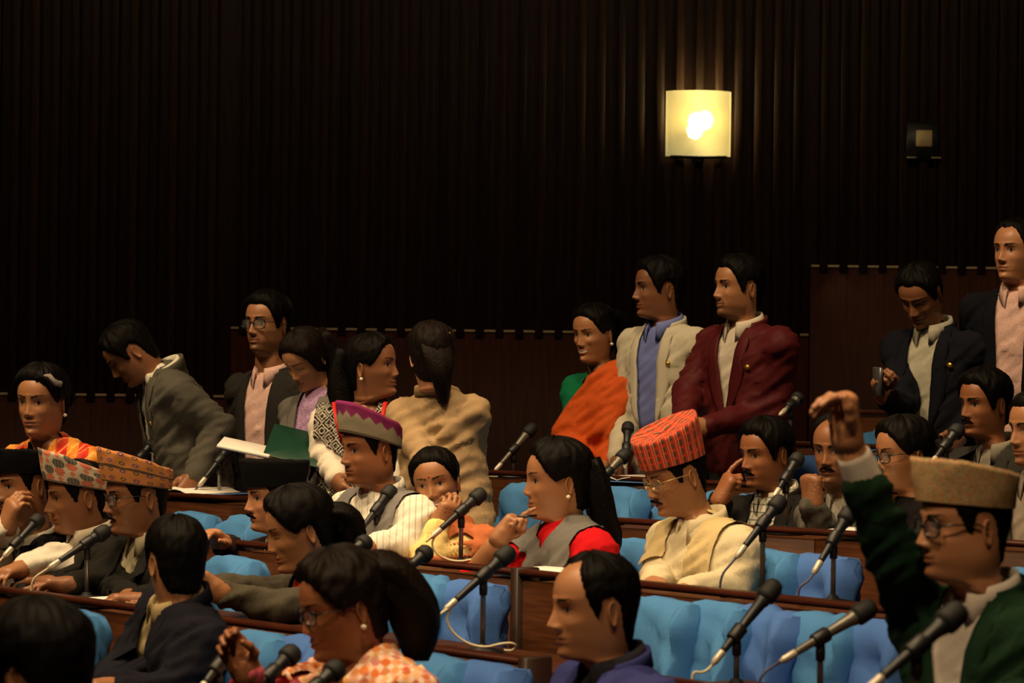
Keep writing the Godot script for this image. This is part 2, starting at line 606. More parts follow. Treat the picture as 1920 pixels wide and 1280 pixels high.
	# ears
	for sd in [-1.0, 1.0]:
		var rings := []
		var eb := Basis(Vector3.UP, sd * 0.45)
		for q in [[-0.004, 0.7, 0.75], [0.003, 0.95, 0.95], [0.007, 1.04, 1.03], [0.0095, 1.0, 1.0], [0.0095, 0.84, 0.86], [0.005, 0.6, 0.68], [0.003, 0.3, 0.35]]:
			var ring := PackedVector3Array()
			for i in 18:
				var a := TAU * i / 18
				var ez: float = cos(a) * 0.0145 * q[1] * (1.0 if sin(a) > -0.2 else 0.82)
				var ey: float = sin(a) * 0.029 * q[2]
				ring.append(T * (Vector3(sd * 0.071, -0.012, -0.012) + eb * Vector3(sd * q[0], ey, ez - ey * 0.15 * 0.0 - 0.008)))
			rings.append(ring)
		mb.loft(rings, skin, false, true)
# hair as a shell over the skull
const HAIRLINES := {
	"short": [[0, 0.074], [25, 0.076], [42, 0.068], [55, 0.045], [66, 0.012], [76, -0.022], [84, -0.024], [88, 0.02], [100, 0.026], [112, 0.01], [124, -0.05], [140, -0.088], [180, -0.094]],
	"high": [[0, 0.086], [25, 0.092], [42, 0.08], [55, 0.052], [66, 0.014], [76, -0.02], [84, -0.022], [88, 0.02], [100, 0.026], [112, 0.01], [124, -0.05], [140, -0.088], [180, -0.094]],
	"receding": [[0, 0.098], [18, 0.104], [36, 0.108], [50, 0.096], [62, 0.055], [72, 0.0], [80, -0.022], [85, -0.022], [89, 0.02], [100, 0.026], [112, 0.005], [124, -0.055], [140, -0.09], [180, -0.096]],
	"woman": [[0, 0.078], [25, 0.074], [45, 0.056], [58, 0.03], [70, 0.006], [80, -0.006], [90, 0.006], [104, 0.008], [114, -0.03], [128, -0.09], [180, -0.10]],
	"woman_over": [[0, 0.076], [25, 0.070], [45, 0.05], [56, 0.02], [66, -0.02], [76, -0.05], [90, -0.07], [110, -0.09], [128, -0.10], [180, -0.105]]}
func build_hair(mb: MB, c: Dictionary, T: Transform3D) -> void:
	var line: Array = HAIRLINES[c.get("hair", "short")]
	var thick: float = 0.006 if c.has("cap") else c.get("ht", 0.016)
	var from := mb.ix.size()
	var base := mb.v.size()
	var ys := PackedFloat32Array()
	var y := -0.108
	while y < 0.09:
		ys.append(y)
		y += 0.006
	for q in [0.094, 0.099, 0.104, 0.108, 0.111, 0.113, 0.1139]: ys.append(q)
	var na := 96
	var keep := PackedByteArray()
	var sd: float = c.h[0]
	for yv in ys:
		var r := ring_of(c, yv)
		for i in na:
			var th := TAU * i / na
			var deg := absf(rad_to_deg(wrapf(th, -PI, PI)))
			var hl := 0.0
			for k in line.size() - 1:
				if deg <= line[k + 1][0]:
					hl = lerpf(line[k][1], line[k + 1][1], (deg - line[k][0]) / (line[k + 1][0] - line[k][0]))
					break
			hl += noise.get_noise_2d(deg * 9.0 + sd, 5.0) * 0.004
			var m := smoothstep(-0.002, 0.016, yv - hl)
			var top := smoothstep(0.02, 0.10, yv)
			var off := lerpf(-0.005, thick * lerpf(0.55, 1.0, top), m)
			off += m * (noise.get_noise_2d(th * 240.0 + sd, yv * 160.0) * 0.0045 + noise.get_noise_2d(th * 60.0, yv * 500.0 + sd) * lerpf(0.003, 0.007, top) * c.get("mess", 1.0))
			keep.append(1 if yv - hl > -0.006 else 0)
			var sn := sin(th)
			var cn := cos(th)
			var p := Vector3(r.x * signf(sn) * pow(absf(sn), 0.92), yv, (r.y if cn > 0.0 else -r.z) * signf(cn) * pow(absf(cn), 0.92))
			var nr := Vector3(p.x / 0.075, maxf(p.y - 0.03, 0.0) / 0.075, p.z / 0.098).normalized()
			mb.add(T * (p + nr * off), Color.WHITE, Vector2(th * 2.6, yv * 3.0))
	var n := ys.size()
	for j in n - 1:
		for i in na:
			var i2 := (i + 1) % na
			if keep[j * na + i] + keep[j * na + i2] + keep[(j + 1) * na + i] + keep[(j + 1) * na + i2] > 0:
				mb.quad(base + j * na + i, base + j * na + i2, base + (j + 1) * na + i2, base + (j + 1) * na + i)
	var kk := mb.add(T * Vector3(0, 0.1141 + thick, 0))
	for i in na: mb.tri(kk, base + (n - 1) * na + i, base + (n - 1) * na + (i + 1) % na)
	mb.outward(from)
	for tb in c.get("locks", []):
		var path := []
		var rad := []
		for j in tb.size() - 1:
			for s in 3:
				var t := s / 3.0
				var q := []
				for k in 5:
					q.append(cubic_interpolate(tb[j][k], tb[j + 1][k], tb[maxi(j - 1, 0)][k], tb[mini(j + 2, tb.size() - 1)][k], t))
				path.append(T * Vector3(q[0], q[1], q[2]))
				rad.append(Vector2(q[3], q[4]))
		var l: Array = tb[tb.size() - 1]
		path.append(T * Vector3(l[0], l[1], l[2]))
		rad.append(Vector2(l[3], l[4]))
		mb.tube(path, rad, 26, Color.WHITE, T.basis.z, 0.3, noise)
# the folded cloth cap: brim ring, leaning wall, creased crown
func build_cap(mb: MB, c: Dictionary, T: Transform3D) -> void:
	var k: Dictionary = c.cap
	var y0: float = k.get("y", 0.046)
	var h: float = k.get("h", 0.085)
	var flare: float = k.get("flare", 0.04)
	var lean: float = k.get("lean", -0.2)       # brim higher at the back when negative
	var peak: float = k.get("peak", 0.3)
	var pa: float = deg_to_rad(k.get("pa", 40.0))
	var from := mb.ix.size()
	var base := mb.v.size()
	var na := 48
	var rows_ := []
	for j in 9: rows_.append([j / 8.0, 1.0])
	for q in [0.97, 0.9, 0.75, 0.55, 0.3, 0.04]: rows_.append([1.0, q])
	for rr in rows_:
		for i in na + 1:
			var th := TAU * i / na
			var t: float = rr[0]
			var w := 1.055 + flare * t + 0.02 * sin(t * PI)
			var x: float = 0.080 * sin(th) * w
			var z: float = (0.099 if cos(th) > 0 else 0.112) * cos(th) * w
			var yb := y0 + lean * z
			var hh := h * (1.0 + peak * cos(th - pa))
			var q: float = rr[1]
			var y := yb + t * hh
			if q < 1.0:
				x *= q
				z *= q
				var dent := (1.0 - q) * 0.75
				y = y0 + lean * z + h * (1.0 + peak * cos(th - pa) * q) - dent * h * 0.22 + 0.010 * sin(q * 9.0 + th) * (1.0 - q)
			var wr := noise.get_noise_3d(x * 260.0 + c.h[0], y * 260.0, z * 260.0) * 0.006 * minf(t * 2.0, 1.0)
			mb.add(T * Vector3(x * (1.0 + wr * 8.0), y + wr, z * (1.0 + wr * 8.0)), Color.WHITE, Vector2(float(i) / na * k.get("rep", 2.0), t * 0.95) if q > 0.98 else Vector2(x * 6.0, z * 6.0))
	var nr := rows_.size()
	for j in nr - 1:
		for i in na:
			mb.quad(base + j * (na + 1) + i, base + j * (na + 1) + i + 1, base + (j + 1) * (na + 1) + i + 1, base + (j + 1) * (na + 1) + i)
	mb.outward(from)
func build_hand(mb: MB, wrist: Vector3, elbow: Vector3, dir: Vector3, palm: Vector3, thumb_side: float, pose: String, sc: float, skin: Color, cell: float) -> void:
	dir = dir.normalized()
	palm = (palm - dir * palm.dot(dir)).normalized()
	var xx := dir.cross(palm) * thumb_side
	var bones := []
	var curl: Array = {"relax": [22, 30, 22], "flat": [6, 8, 6], "fist": [80, 95, 60], "point": [60, 90, 55], "grip": [50, 60, 40], "bend": [70, 30, 15], "cup": [35, 42, 30]}[pose]
	var lens_ := [[0.042, 0.026, 0.021], [0.046, 0.030, 0.022], [0.042, 0.028, 0.021], [0.033, 0.021, 0.019]]
	var kx := [0.031, 0.0105, -0.0105, -0.030]
	var ky := [0.088, 0.092, 0.088, 0.079]
	var tr := func(p: Vector3) -> Vector3: return wrist + (xx * p.x + dir * p.y + palm * p.z) * sc
	var fd := (wrist - elbow).normalized()
	bones.append([wrist - fd * 0.07, wrist, 0.029 * sc, 0.026 * sc, 0.02])
	for i in 4:
		bones.append([tr.call(Vector3(kx[i] * 0.55, 0.0, 0)), tr.call(Vector3(kx[i], ky[i], 0)), 0.0185 * sc, 0.0125 * sc, 0.03])
	bones.append([tr.call(Vector3(0.02, 0.025, 0.012)), tr.call(Vector3(-0.022, 0.03, 0.010)), 0.016 * sc, 0.015 * sc, 0.012])
	for i in 4:
		var a := 0.0
		var p := Vector3(kx[i], ky[i], 0)
		var r := 0.0098 if i < 3 else 0.0085
		var cu := curl
		if pose == "point" and i == 0: cu = [14, 12, 8]
		for j in 3:
			a += deg_to_rad(cu[j] * (1.0 + 0.07 * i))
			var q: Vector3 = p + Vector3(kx[i] * 0.04, cos(a), sin(a)) * lens_[i][j]
			bones.append([tr.call(p), tr.call(q), r * sc, (r - 0.0008) * sc, 0.005])
			p = q
			r -= 0.0007
	var tp := [Vector3(0.026, 0.018, 0.010), Vector3(0.047, 0.050, 0.020), Vector3(0.054, 0.078, 0.028), Vector3(0.052, 0.102, 0.034)]
	if pose == "fist" or pose == "point": tp = [Vector3(0.026, 0.018, 0.010), Vector3(0.044, 0.052, 0.026), Vector3(0.034, 0.078, 0.044), Vector3(0.012, 0.086, 0.05)]
	if pose == "grip" or pose == "cup": tp = [Vector3(0.026, 0.018, 0.010), Vector3(0.046, 0.045, 0.032), Vector3(0.045, 0.070, 0.05), Vector3(0.034, 0.09, 0.06)]
	for j in 3: bones.append([tr.call(tp[j]), tr.call(tp[j + 1]), (0.0135 - j * 0.0015) * sc, (0.012 - j * 0.0015) * sc, 0.008])
	Fld.new(bones, cell).net(mb, 0.0, skin)
# a collar folded round the neck; a0: half opening at the front in degrees
func build_collar(mb: MB, NT: Transform3D, r: float, h: float, drop: float, a0: float, off := 0.0) -> void:
	var inner := []
	var nr := []
	var n := 26
	for i in n + 1:
		var a := deg_to_rad(lerpf(a0, 360.0 - a0, float(i) / n))
		var fr := smoothstep(0.2, 1.0, cos(a))
		var d := Vector3(sin(a), 0, cos(a) * 1.08)
		var tilt := cos(a) * -0.016 + 0.012
		var tip := 0.042 * pow(fr, 3.0)
		inner.append([NT * (d * r + Vector3(0, -0.03 + tilt, 0.002)), NT * (d * (r + 0.001) + Vector3(0, h + tilt, -off)), NT * (d * (r + 0.006) + Vector3(0, h + 0.002 + tilt, -off)), NT * (d * (r + 0.010 + fr * 0.004) + Vector3(0, h * 0.4 + tilt, 0.0)), NT * (d * (r + 0.013 + fr * 0.014) + Vector3(0, -drop + tilt - tip, 0.0))])
		nr.append(NT.basis * d)
	mb.sheet(inner, nr, 0.003)
func person(c: Dictionary) -> Node3D:
	var d: float = c.d
	var HC := P(c.h[0], c.h[1], d)
	var fl: float = row_floor(c.row) - c.get("sink", 0.0)
	var by := deg_to_rad(c.by)
	var fwd := Vector3(-sin(by), 0, cos(by))
	var lf := Vector3(cos(by), 0, sin(by))
	var hs: float = c.get("hs", 1.0)
	var hy := deg_to_rad(c.hy)
	var hp := deg_to_rad(c.get("hp", 0.0))
	var fh := Vector3(-sin(hy) * cos(hp), -sin(hp), cos(hy) * cos(hp))
	var lh := Vector3(cos(hy), 0, sin(hy))
	var HB := Basis(lh, fh.cross(lh), fh).rotated(fh, deg_to_rad(c.get("hr", 0.0)))
	var N := HC + HB * Vector3(0, -0.10, -0.02) * hs + Vector3(0, -0.095, 0) - fwd * 0.02
	if c.has("n"): N = P(c.n[0], c.n[1], d + c.n[2])
	var sit: bool = c.get("sit", false)
	var pel := Vector3(N.x - fwd.x * 0.05, maxf(fl + 0.50, N.y - 0.60) if sit else N.y - 0.54, N.z - fwd.z * 0.05)
	if c.has("p"): pel = P(c.p[0], c.p[1], d + c.p[2])
	var O := Vector3(pel.x, fl, pel.z)
	var root := thing("person", c.label, "person", O, c.get("group", ""))
	HC -= O; N -= O; pel -= O
	var Y := (N - pel).normalized()
	var X := (lf - Y * lf.dot(Y)).normalized()
	var Z := X.cross(Y)
	var BB := Basis(X, Y, Z)
	var T := Transform3D(HB.scaled_local(Vector3.ONE * hs), HC)
	var NT := Transform3D(BB, N)
	var fe: bool = c.get("fe", false)
	var bk: float = c.get("bk", 0.92 if fe else 1.0)
	var sw: float = c.get("sw", (0.160 if fe else 0.178) * (0.5 + 0.5 * bk))
	var skin := lin(c.get("skc", SKINS[c.get("sk", 0)]))
	var sh := [N + X * sw - Y * 0.075, N - X * sw - Y * 0.075]
	var el := []
	var wr := []
	for s in 2:
		var sg := 1.0 - 2.0 * s
		var key: String = ["L", "R"][s]
		if c.has(key):
			var q: Array = c[key]
			el.append(P(q[0], q[1], d + q[2]) - O)
			wr.append(P(q[3], q[4], d + q[5]) - O)
		else:
			el.append(sh[s] - Y * 0.27 + X * sg * 0.05 - Z * 0.04 + fwd * (0.10 if sit else 0.0))
			wr.append(el[s] + (fwd * 0.22 - X * sg * 0.05 + Vector3(0, 0.03, 0) if sit else fwd * 0.09 - Vector3(0, 0.23, 0)))
	# the clothed body as one field
	var ar := 0.056 * bk
	var bones := [
		[N - Y * 0.045, sh[0], 0.062, 0.057 * bk, 0.05], [N - Y * 0.045, sh[1], 0.062, 0.057 * bk, 0.05],
		[N - Y * 0.07 - Z * 0.005, N - Y * 0.22 + Z * 0.02, 0.08, 0.09, 0.06]]
	var bel: float = c.get("belly", 0.0)
	for sg in [1.0, -1.0]:
		bones.append([N - Y * 0.15 + X * sg * 0.078 * bk, N - Y * 0.34 + X * sg * 0.07 * bk + Z * (0.012 + bel), 0.108 * bk, 0.106 * bk + bel * 0.5, 0.06])
		bones.append([N - Y * 0.34 + X * sg * 0.07 * bk + Z * (0.012 + bel), pel + X * sg * 0.075, 0.106 * bk + bel * 0.5, 0.122, 0.05])
		if fe: bones.append([N - Y * 0.20 + X * sg * 0.07 + Z * 0.075, N - Y * 0.22 + X * sg * 0.068 + Z * 0.08, 0.052, 0.055, 0.05])
	var sleeve: float = c.get("sleeve", 0.94)
	for s in 2:
		bones.append([sh[s], el[s], 0.060 * bk, ar * 0.92, 0.03])
		if sleeve > 0.5: bones.append([el[s], el[s].lerp(wr[s], sleeve), ar * 0.92, ar * 0.74, 0.02])
	var cell := 0.0125 if d < 9.5 else 0.0145
	var fld := Fld.new(bones, cell)
	var amp: float = c.get("wr", 0.008) * 1.7
	var seed_: float = c.h[0] * 3.1
	var jk: Dictionary = c.get("jk", {})
	var inv := NT.affine_inverse()
	# the trunk's outer garment, opened in front
	var op: Array = jk.get("op", [0.07, 0.36, 0.0])
	var opening := func(q: Vector3, wide: float) -> float:
		var t := clampf(-q.y / op[1], -0.2, 1.0)
		var w: float = lerpf(op[0], op[2], maxf(t, 0.0)) + (wide if q.y > -op[1] or op[2] > 0.0 else -0.05)
		if q.y < -op[1] - 0.001 and op[2] <= 0.0: w = -(-op[1] - q.y) + wide
		return maxf(absf(q.x) - w, (-0.005 - q.z) * 1.2)
	var arm_far := func(p: Vector3) -> float:
		var v := 1.0
		for s in 2:
			v = minf(v, p.distance_to(Geometry3D.get_closest_point_to_segment(p, sh[s].lerp(el[s], 0.4), el[s])))
			v = minf(v, p.distance_to(Geometry3D.get_closest_point_to_segment(p, el[s], wr[s])))
		return v - ar
	var shirt := MB.new()
	if jk.is_empty():
		fld.net(shirt, 0.0, Color.WHITE, fold, amp, seed_)
	else:
		var outer := MB.new()
		var sl: bool = jk.get("sl", true)
		fld.net(outer, 0.0 if sl else 0.009, Color.WHITE, fold, amp, seed_)
		var g := PackedFloat32Array()
		for p in outer.v:
			var q := inv * p
			var v: float = opening.call(q, 0.0)
			if not sl:
				v = minf(v, (sw + jk.get("aw", -0.022) - absf(q.x)) if q.y > -0.22 else 1.0)
				v = minf(v, arm_far.call(p) - 0.014)
			else: v = maxf(v, 0.02 - arm_far.call(p))
			g.append(v)
		part(jk.get("name", "jacket"), clipped(outer, g), jk.m, root)
		if sl:
			var inner := MB.new()
			fld.net(inner, -0.007, Color.WHITE, fold, amp * 0.5, seed_)
			var gi := PackedFloat32Array()
			for p in inner.v:
				var q := inv * p
				gi.append(minf(minf(0.035 - opening.call(q, 0.0), q.z + 0.03), arm_far.call(p) - 0.012))
			shirt = clipped(inner, gi)
		else:
			fld.net(shirt, 0.0, Color.WHITE, fold, amp, seed_)
		# lapels lie on the chest along the opening
		if jk.get("lap", true):
			for sg in [1.0, -1.0]:
				var lap := MB.new()
				var rows2 := []
				var nr := []
				var nn := 9
				for i in nn + 1:
					var t := float(i) / nn
					var y := lerpf(0.0, -op[1] * (1.0 if op[2] <= 0.0 else 0.8), t)
					var w0 := lerpf(op[0], op[2], clampf(-y / op[1], 0, 1))
					var wd: float = jk.get("lw", 0.062) * (sin(minf(t * 1.35 + 0.32, 1.0) * PI * 0.5) if t < 0.5 else sin((1.0 - t) * PI * 0.95)) + 0.004
					if i == 3: wd -= 0.014
					var row := []
					for k in 4:
						var x := w0 - 0.006 + wd * k / 3.0
						var lo := -0.1
						var q := Vector3(sg * x, y, 0.3)
						while q.z > lo and fld.at(NT * q) > (0.004 if sl else 0.013): q.z -= 0.006
						row.append(NT * (q + Vector3(0, 0, 0.004)))
					rows2.append(row)
					nr.append(Z)
				lap.sheet(rows2, nr, 0.005)
				part("lapel", lap, jk.get("lm", jk.m), root)
			var jc := MB.new()
			build_collar(jc, NT, 0.073 * (0.6 + 0.4 * bk), 0.010, 0.03, 62.0, 0.004)
			part("jacket_collar", jc, jk.get("lm", jk.m), root)
	var body := MB.new()
	if c.has("vn"):
		var vneck := func(q: Vector3) -> float:
			return maxf(absf(q.x) - c.vn[0] * clampf(1.0 + q.y / c.vn[1], -1.0, 1.1), -q.z)
		var gv := PackedFloat32Array()
		for p in shirt.v: gv.append(vneck.call(inv * p))
		shirt = clipped(shirt, gv)
		var chest := MB.new()
		fld.net(chest, -0.006, skin)
		gv = PackedFloat32Array()
		for p in chest.v: gv.append(0.03 - vneck.call(inv * p))
		var cc := clipped(chest, gv)
		var off := body.v.size()
		for i in cc.v.size(): body.add(cc.v[i], cc.c[i])
		for i in cc.ix: body.ix.append(i + off)
	part("shirt" if not fe else "blouse", shirt, c.shirt, root)
	if c.get("collar", not fe):
		var co := MB.new()
		build_collar(co, NT, 0.061 * (0.7 + 0.3 * c.get("fat", 1.0)), c.get("ch", 0.024), 0.010, 18.0)
		part("shirt_collar", co, c.get("cm", c.shirt), root)
	for w in c.get("wrap", []):
		var sm := MB.new()
		fld.net(sm, w.iso, Color.WHITE, fold, amp * w.get("wr", 1.6), seed_ + 50.0)
		var g := PackedFloat32Array()
		for p in sm.v:
			var q := inv * p
			var v := 1.0
			for pl in w.pl: v = minf(v, q.x * pl[0] + q.y * pl[1] + q.z * pl[2] - pl[3])
			if w.has("op"): v = minf(v, maxf(absf(q.x) - w.op[0] + w.op[1] * -q.y, -q.z))
			if w.get("noarm", false):
				v = minf(v, arm_far.call(p) - 0.02)
			g.append(v)
		part(w.name, clipped(sm, g), w.m, root)
	# head, neck, hands: the bare body
	build_head(body, c, T, NT)
	for s in 2:
		var hk: String = ["LH", "RH"][s]
		var hd: Dictionary = c.get(hk, {})
		if sleeve < 0.9:
			body.tube([el[s].lerp(sh[s], 0.25), el[s], el[s].lerp(wr[s], 0.3), el[s].lerp(wr[s], 0.7), wr[s]], [0.041 * bk, 0.041 * bk, 0.042 * bk, 0.034 * bk, 0.027 * bk], 16, skin)
		var hdir: Vector3 = Vector3(hd.dir[0], hd.dir[1], hd.dir[2]) if hd.has("dir") else (wr[s] - el[s])
		var pm: Vector3 = Vector3(hd.palm[0], hd.palm[1], hd.palm[2]) if hd.has("palm") else (Vector3(0, -1, 0.1) if sit else X * (2.0 * s - 1.0))
		# thumb side: for the left hand dir x palm points to the thumb
		var hb := MB.new()
		build_hand(hb, wr[s], el[s], hdir, pm, -1.0 if s == 0 else 1.0, hd.get("pose", "relax"), hd.get("sc", 0.86 if fe else 0.95), skin, 0.0058 if hd.is_empty() else 0.0046)
		part("hand", hb, M.skin, root)
	part("body", body, M.skin, root)
	# hair, cap, glasses and the small things worn
	var hm: Material = c.get("hm", M.hair)
	var hair := MB.new()
	build_hair(hair, c, T)
	part("hair", hair, hm, root)
	if c.has("cap"):
		var cap := MB.new()
		build_cap(cap, c, T)
		part("cap", cap, c.cap.m, root)
	if c.has("must"):
		var mm := MB.new()
		for sg in [1.0, -1.0]:
			mm.tube([T * Vector3(0, -0.052, 0.098), T * Vector3(sg * 0.012, -0.053, 0.099), T * Vector3(sg * 0.020, -0.057, 0.092), T * Vector3(sg * 0.028, -0.066, 0.081)], [Vector2(0.003, 0.0045), Vector2(0.0038, 0.0052), Vector2(0.0034, 0.0045), Vector2(0.001, 0.0015)], 10, Color.WHITE, T.basis.y)
		part("moustache", mm, M.hair, root)
	if c.has("gl"):
		var gm := MB.new()
		var lm := MB.new()
		var rr: float = c.get("glr", 0.0017)
		for sg in [1.0, -1.0]:
			var path := []
			var rim := PackedVector3Array()
			for i in 21:
				var a := TAU * i / 20.0
				var p := Vector3(sg * 0.034 + 0.0265 * signf(cos(a)) * pow(absf(cos(a)), 0.75), -0.001 + 0.0195 * signf(sin(a)) * pow(absf(sin(a)), 0.75), 0.098 - absf(sg * 0.034 + 0.0265 * cos(a)) * 0.22)
				path.append(T * p)
				if i < 20: rim.append(T * p)
			gm.tube(path, rr, 6)
			gm.tube([T * Vector3(sg * 0.061, 0.006, 0.085), T * Vector3(sg * 0.074, 0.008, 0.06), T * Vector3(sg * 0.080, 0.006, 0.0), T * Vector3(sg * 0.078, -0.006, -0.02)], rr, 6)
			var back := PackedVector3Array()
			for p in rim: back.append(p - T.basis.z * 0.0012)
			lm.loft([rim, back])
		gm.tube([T * Vector3(-0.009, 0.004, 0.097), T * Vector3(0, 0.007, 0.1), T * Vector3(0.009, 0.004, 0.097)], rr, 6)
		var go := part("glasses", gm, c.gl, root)
		part("lens", lm, M.lens, go)
	if c.get("ring", false):
		for sg in [1.0, -1.0]:
			var em := MB.new()
			em.lathe(T * Vector3(sg * 0.082, -0.046, -0.016), [[0.001, -0.007], [0.006, -0.004], [0.0075, 0.0], [0.006, 0.004], [0.001, 0.007]], 10)
			part("earring", em, M.pearl, root)
	if c.get("dot", false):
		var em := MB.new()
		em.lathe(T * Vector3(0, 0.032, 0.092), [[0.0045, 0.0], [0.004, 0.0015], [0.0005, 0.002]], 10, Basis(T.basis.x.normalized(), T.basis.z.normalized(), -T.basis.y.normalized()))
		part("forehead_mark", em, M.red_pin, root)
	if c.has("badge"):
		var q := Vector3(c.badge[0], c.badge[1], 0.3)
		while q.z > -0.1 and fld.at(NT * q) > 0.011: q.z -= 0.004
		var em := MB.new()
		em.lathe(NT * q, [[0.011, -0.004], [0.012, 0.0], [0.011, 0.004], [0.007, 0.005], [0.006, 0.007], [0.001, 0.007]], 14, Basis(X, Z, -Y))
		part("badge", em, M.gold, root, "round gilt lapel badge")
	# trousers or skirt, shoes
	var legs := MB.new()
	for sg in [1.0, -1.0]:
		var hip: Vector3 = pel + X * sg * 0.085
		var knee: Vector3 = hip + (fwd * 0.40 + lf * sg * 0.05 + Vector3(0, 0.0, 0) if sit else Vector3(0, -pel.y * 0.48, 0) + fwd * 0.03)
		var ank := Vector3(knee.x, 0.09, knee.z) + (fwd * -0.02 if sit else fwd * -0.04)
		legs.tube([hip, hip.lerp(knee, 0.5), knee, knee.lerp(ank, 0.25), ank], [0.105 * bk, 0.088 * bk, 0.07, 0.064, 0.055], 12)
		var shm := MB.new()
		shm.tube([ank - fwd * 0.05 + Vector3(0, -0.045, 0), ank + Vector3(0, -0.04, 0), ank + fwd * 0.1 + Vector3(0, -0.055, 0), ank + fwd * 0.18 + Vector3(0, -0.063, 0)], [Vector2(0.035, 0.04), Vector2(0.042, 0.05), Vector2(0.046, 0.034), Vector2(0.03, 0.022)], 12, Color.WHITE, Vector3.UP)
		part("shoe", shm, M.shoe, root)
	part("skirt" if fe else "trousers", legs, c.get("tm", M.trousers), root)
	return root

# ---------- the hall ----------
func spot(at: Vector3, aim: Vector3, energy: float, angle: float, size: float, col: Color) -> void:
	# a recessed ceiling downlight: ring, glowing disc, and its light just below
	var o := thing("house_or_fill_downlight", "round recessed ceiling downlight with pale trim ring, one of the house and added fill lights", "lamp", at, "ceiling downlights")
	var rm := MB.new()
	rm.lathe(Vector3.ZERO, [[size, -0.02], [size + 0.05, -0.03], [size + 0.06, 0.0], [size, 0.0]], 28)
	part("trim_ring", rm, M.silver, o)
	var dm := MB.new()
	dm.lathe(Vector3.ZERO, [[0.001, -0.004], [size, -0.004], [size, 0.0], [0.001, 0.0]], 28)
	var gm := mat("#fff0d0", 0.6)
	gm.emission_enabled = true
	gm.emission = Color("#ffe2b0")
	gm.emission_energy_multiplier = 1.5
	part("glass", dm, gm, o)
	var l := SpotLight3D.new()
	l.name = "house_or_fill_beam"
	add_child(l, true)
	l.position = at + Vector3(0, -0.08, 0)
	l.look_at_from_position(l.position, aim, Vector3(0.1, 0, 1))
	l.light_color = col
	l.light_energy = energy
	l.light_size = size
	l.spot_angle = angle
	l.spot_angle_attenuation = 0.6
	l.spot_range = 40.0
	l.spot_attenuation = 2.0
	l.shadow_enabled = true
const WALL_D := 17.0
func build_hall() -> void:
	var zb := -WALL_D
	var m := MB.new()
	m.box(Vector3(0, -0.35, -8), Vector3(14.4, 0.3, 20), 0.01)
	struct("floor", m, M.carpet)
	m = MB.new()
	m.box(Vector3(0, 6.6, -8), Vector3(14.4, 0.2, 20), 0.01)
	struct("ceiling", m, mat("#4a4038", 0.9))
	for s in [-1.0, 1.0]:
		m = MB.new()
		m.box(Vector3(s * 7.1, 3.15, -8), Vector3(0.2, 7.1, 20), 0.01)
		struct("wall_left" if s < 0 else "wall_right", m, M.backing)
	m = MB.new()
	m.box(Vector3(0, 3.15, 2.1), Vector3(14.4, 7.1, 0.2), 0.01)
	struct("wall_front", m, M.backing)
	# terraces: each rises behind the front of its row of desks
	for i in [4, 3, 2, 1, 0, 5, 6]:
		m = MB.new()
		var a := row_point(i, -700.0, 0.0, 0.0)
		var b := row_point(i, 2700.0, 0.0, 0.0)
		var top := row_floor(i)
		var ring := PackedVector3Array([Vector3(a.x, 0, a.z), Vector3(b.x, 0, b.z), Vector3(maxf(b.x, a.x) + 0.01, 0, zb), Vector3(a.x, 0, zb)])
		if a.z < zb: ring = PackedVector3Array([Vector3(lerpf(a.x, b.x, (zb - a.z) / (b.z - a.z)), 0, zb), Vector3(b.x, 0, b.z), Vector3(b.x + 0.01, 0, zb)])
		var lo := PackedVector3Array()
		var hi := PackedVector3Array()
		for p in ring:
			lo.append(p + Vector3(0, -0.2, 0))
			hi.append(p + Vector3(0, top - 0.0, 0))
		m.loft([lo, hi])
		struct("floor_terrace", m, M.carpet)
	# battened wall
	var w := Node3D.new()
	w.name = "wall_back"
	add_child(w)
	w.set_meta("kind", "structure")
	w.set_meta("label", "dark wall of vertical wooden battens above plain brown panelling")
	w.set_meta("category", "wall")
	w.position = Vector3(0, 0, zb)
	m = MB.new()
	m.box(Vector3(0, 3.15, -0.1), Vector3(14.4, 7.1, 0.2), 0.005)
	part("backing_board", m, M.backing, w)
	var steps := [[-7.0, P(440, 0, WALL_D).x, P(210, 741, WALL_D).y], [P(440, 0, WALL_D).x, P(1524, 0, WALL_D).x, P(980, 622, WALL_D).y], [P(1524, 0, WALL_D).x, 7.0, P(1720, 502, WALL_D).y]]
	var mats := [M.batten, wood("#332620", 0.45, Vector3(9, 0.5, 9)), wood("#3f2c20", 0.55, Vector3(9, 0.5, 9))]
	var k := 0
	for s in steps:
		m = MB.new()
		m.box(Vector3((s[0] + s[1]) * 0.5, s[2] * 0.5 - 0.2, 0.016), Vector3(s[1] - s[0] - 0.006, s[2] + 0.4, 0.03), 0.004)
		part("panel", m, M.panel, w)
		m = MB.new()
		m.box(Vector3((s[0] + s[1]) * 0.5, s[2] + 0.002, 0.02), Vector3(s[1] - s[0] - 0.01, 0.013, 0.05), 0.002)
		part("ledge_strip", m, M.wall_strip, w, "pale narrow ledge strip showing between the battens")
		m = MB.new()
		m.box(Vector3(0, (6.5 - s[2] + 0.03) * 0.5, 0), Vector3(0.044, 6.5 - s[2] + 0.03, 0.05), 0.004)
		var mesh := m.commit()
		var x: float = s[0] + 0.07
		while x < s[1] - 0.03:
			var o := part_mesh("batten", mesh, mats[(k * 7 + k / 3) % 3], w)
			o.position = Vector3(x, s[2] - 0.03, 0.028 + 0.006 * sin(k * 2.3))
			x += 0.1045
			k += 1
	# glowing wall lamp
	var at := P(1309, 233, WALL_D - 0.06)
	var sc := thing("wall_lamp", "square curved frosted-glass wall lamp glowing yellow-white on the battens", "lamp", at)
	m = MB.new()
	m.box(Vector3(0, -0.01, 0.012), Vector3(0.10, 0.22, 0.02), 0.006)
	m.box(Vector3(0, -0.176, 0.05), Vector3(0.30, 0.012, 0.09), 0.004)
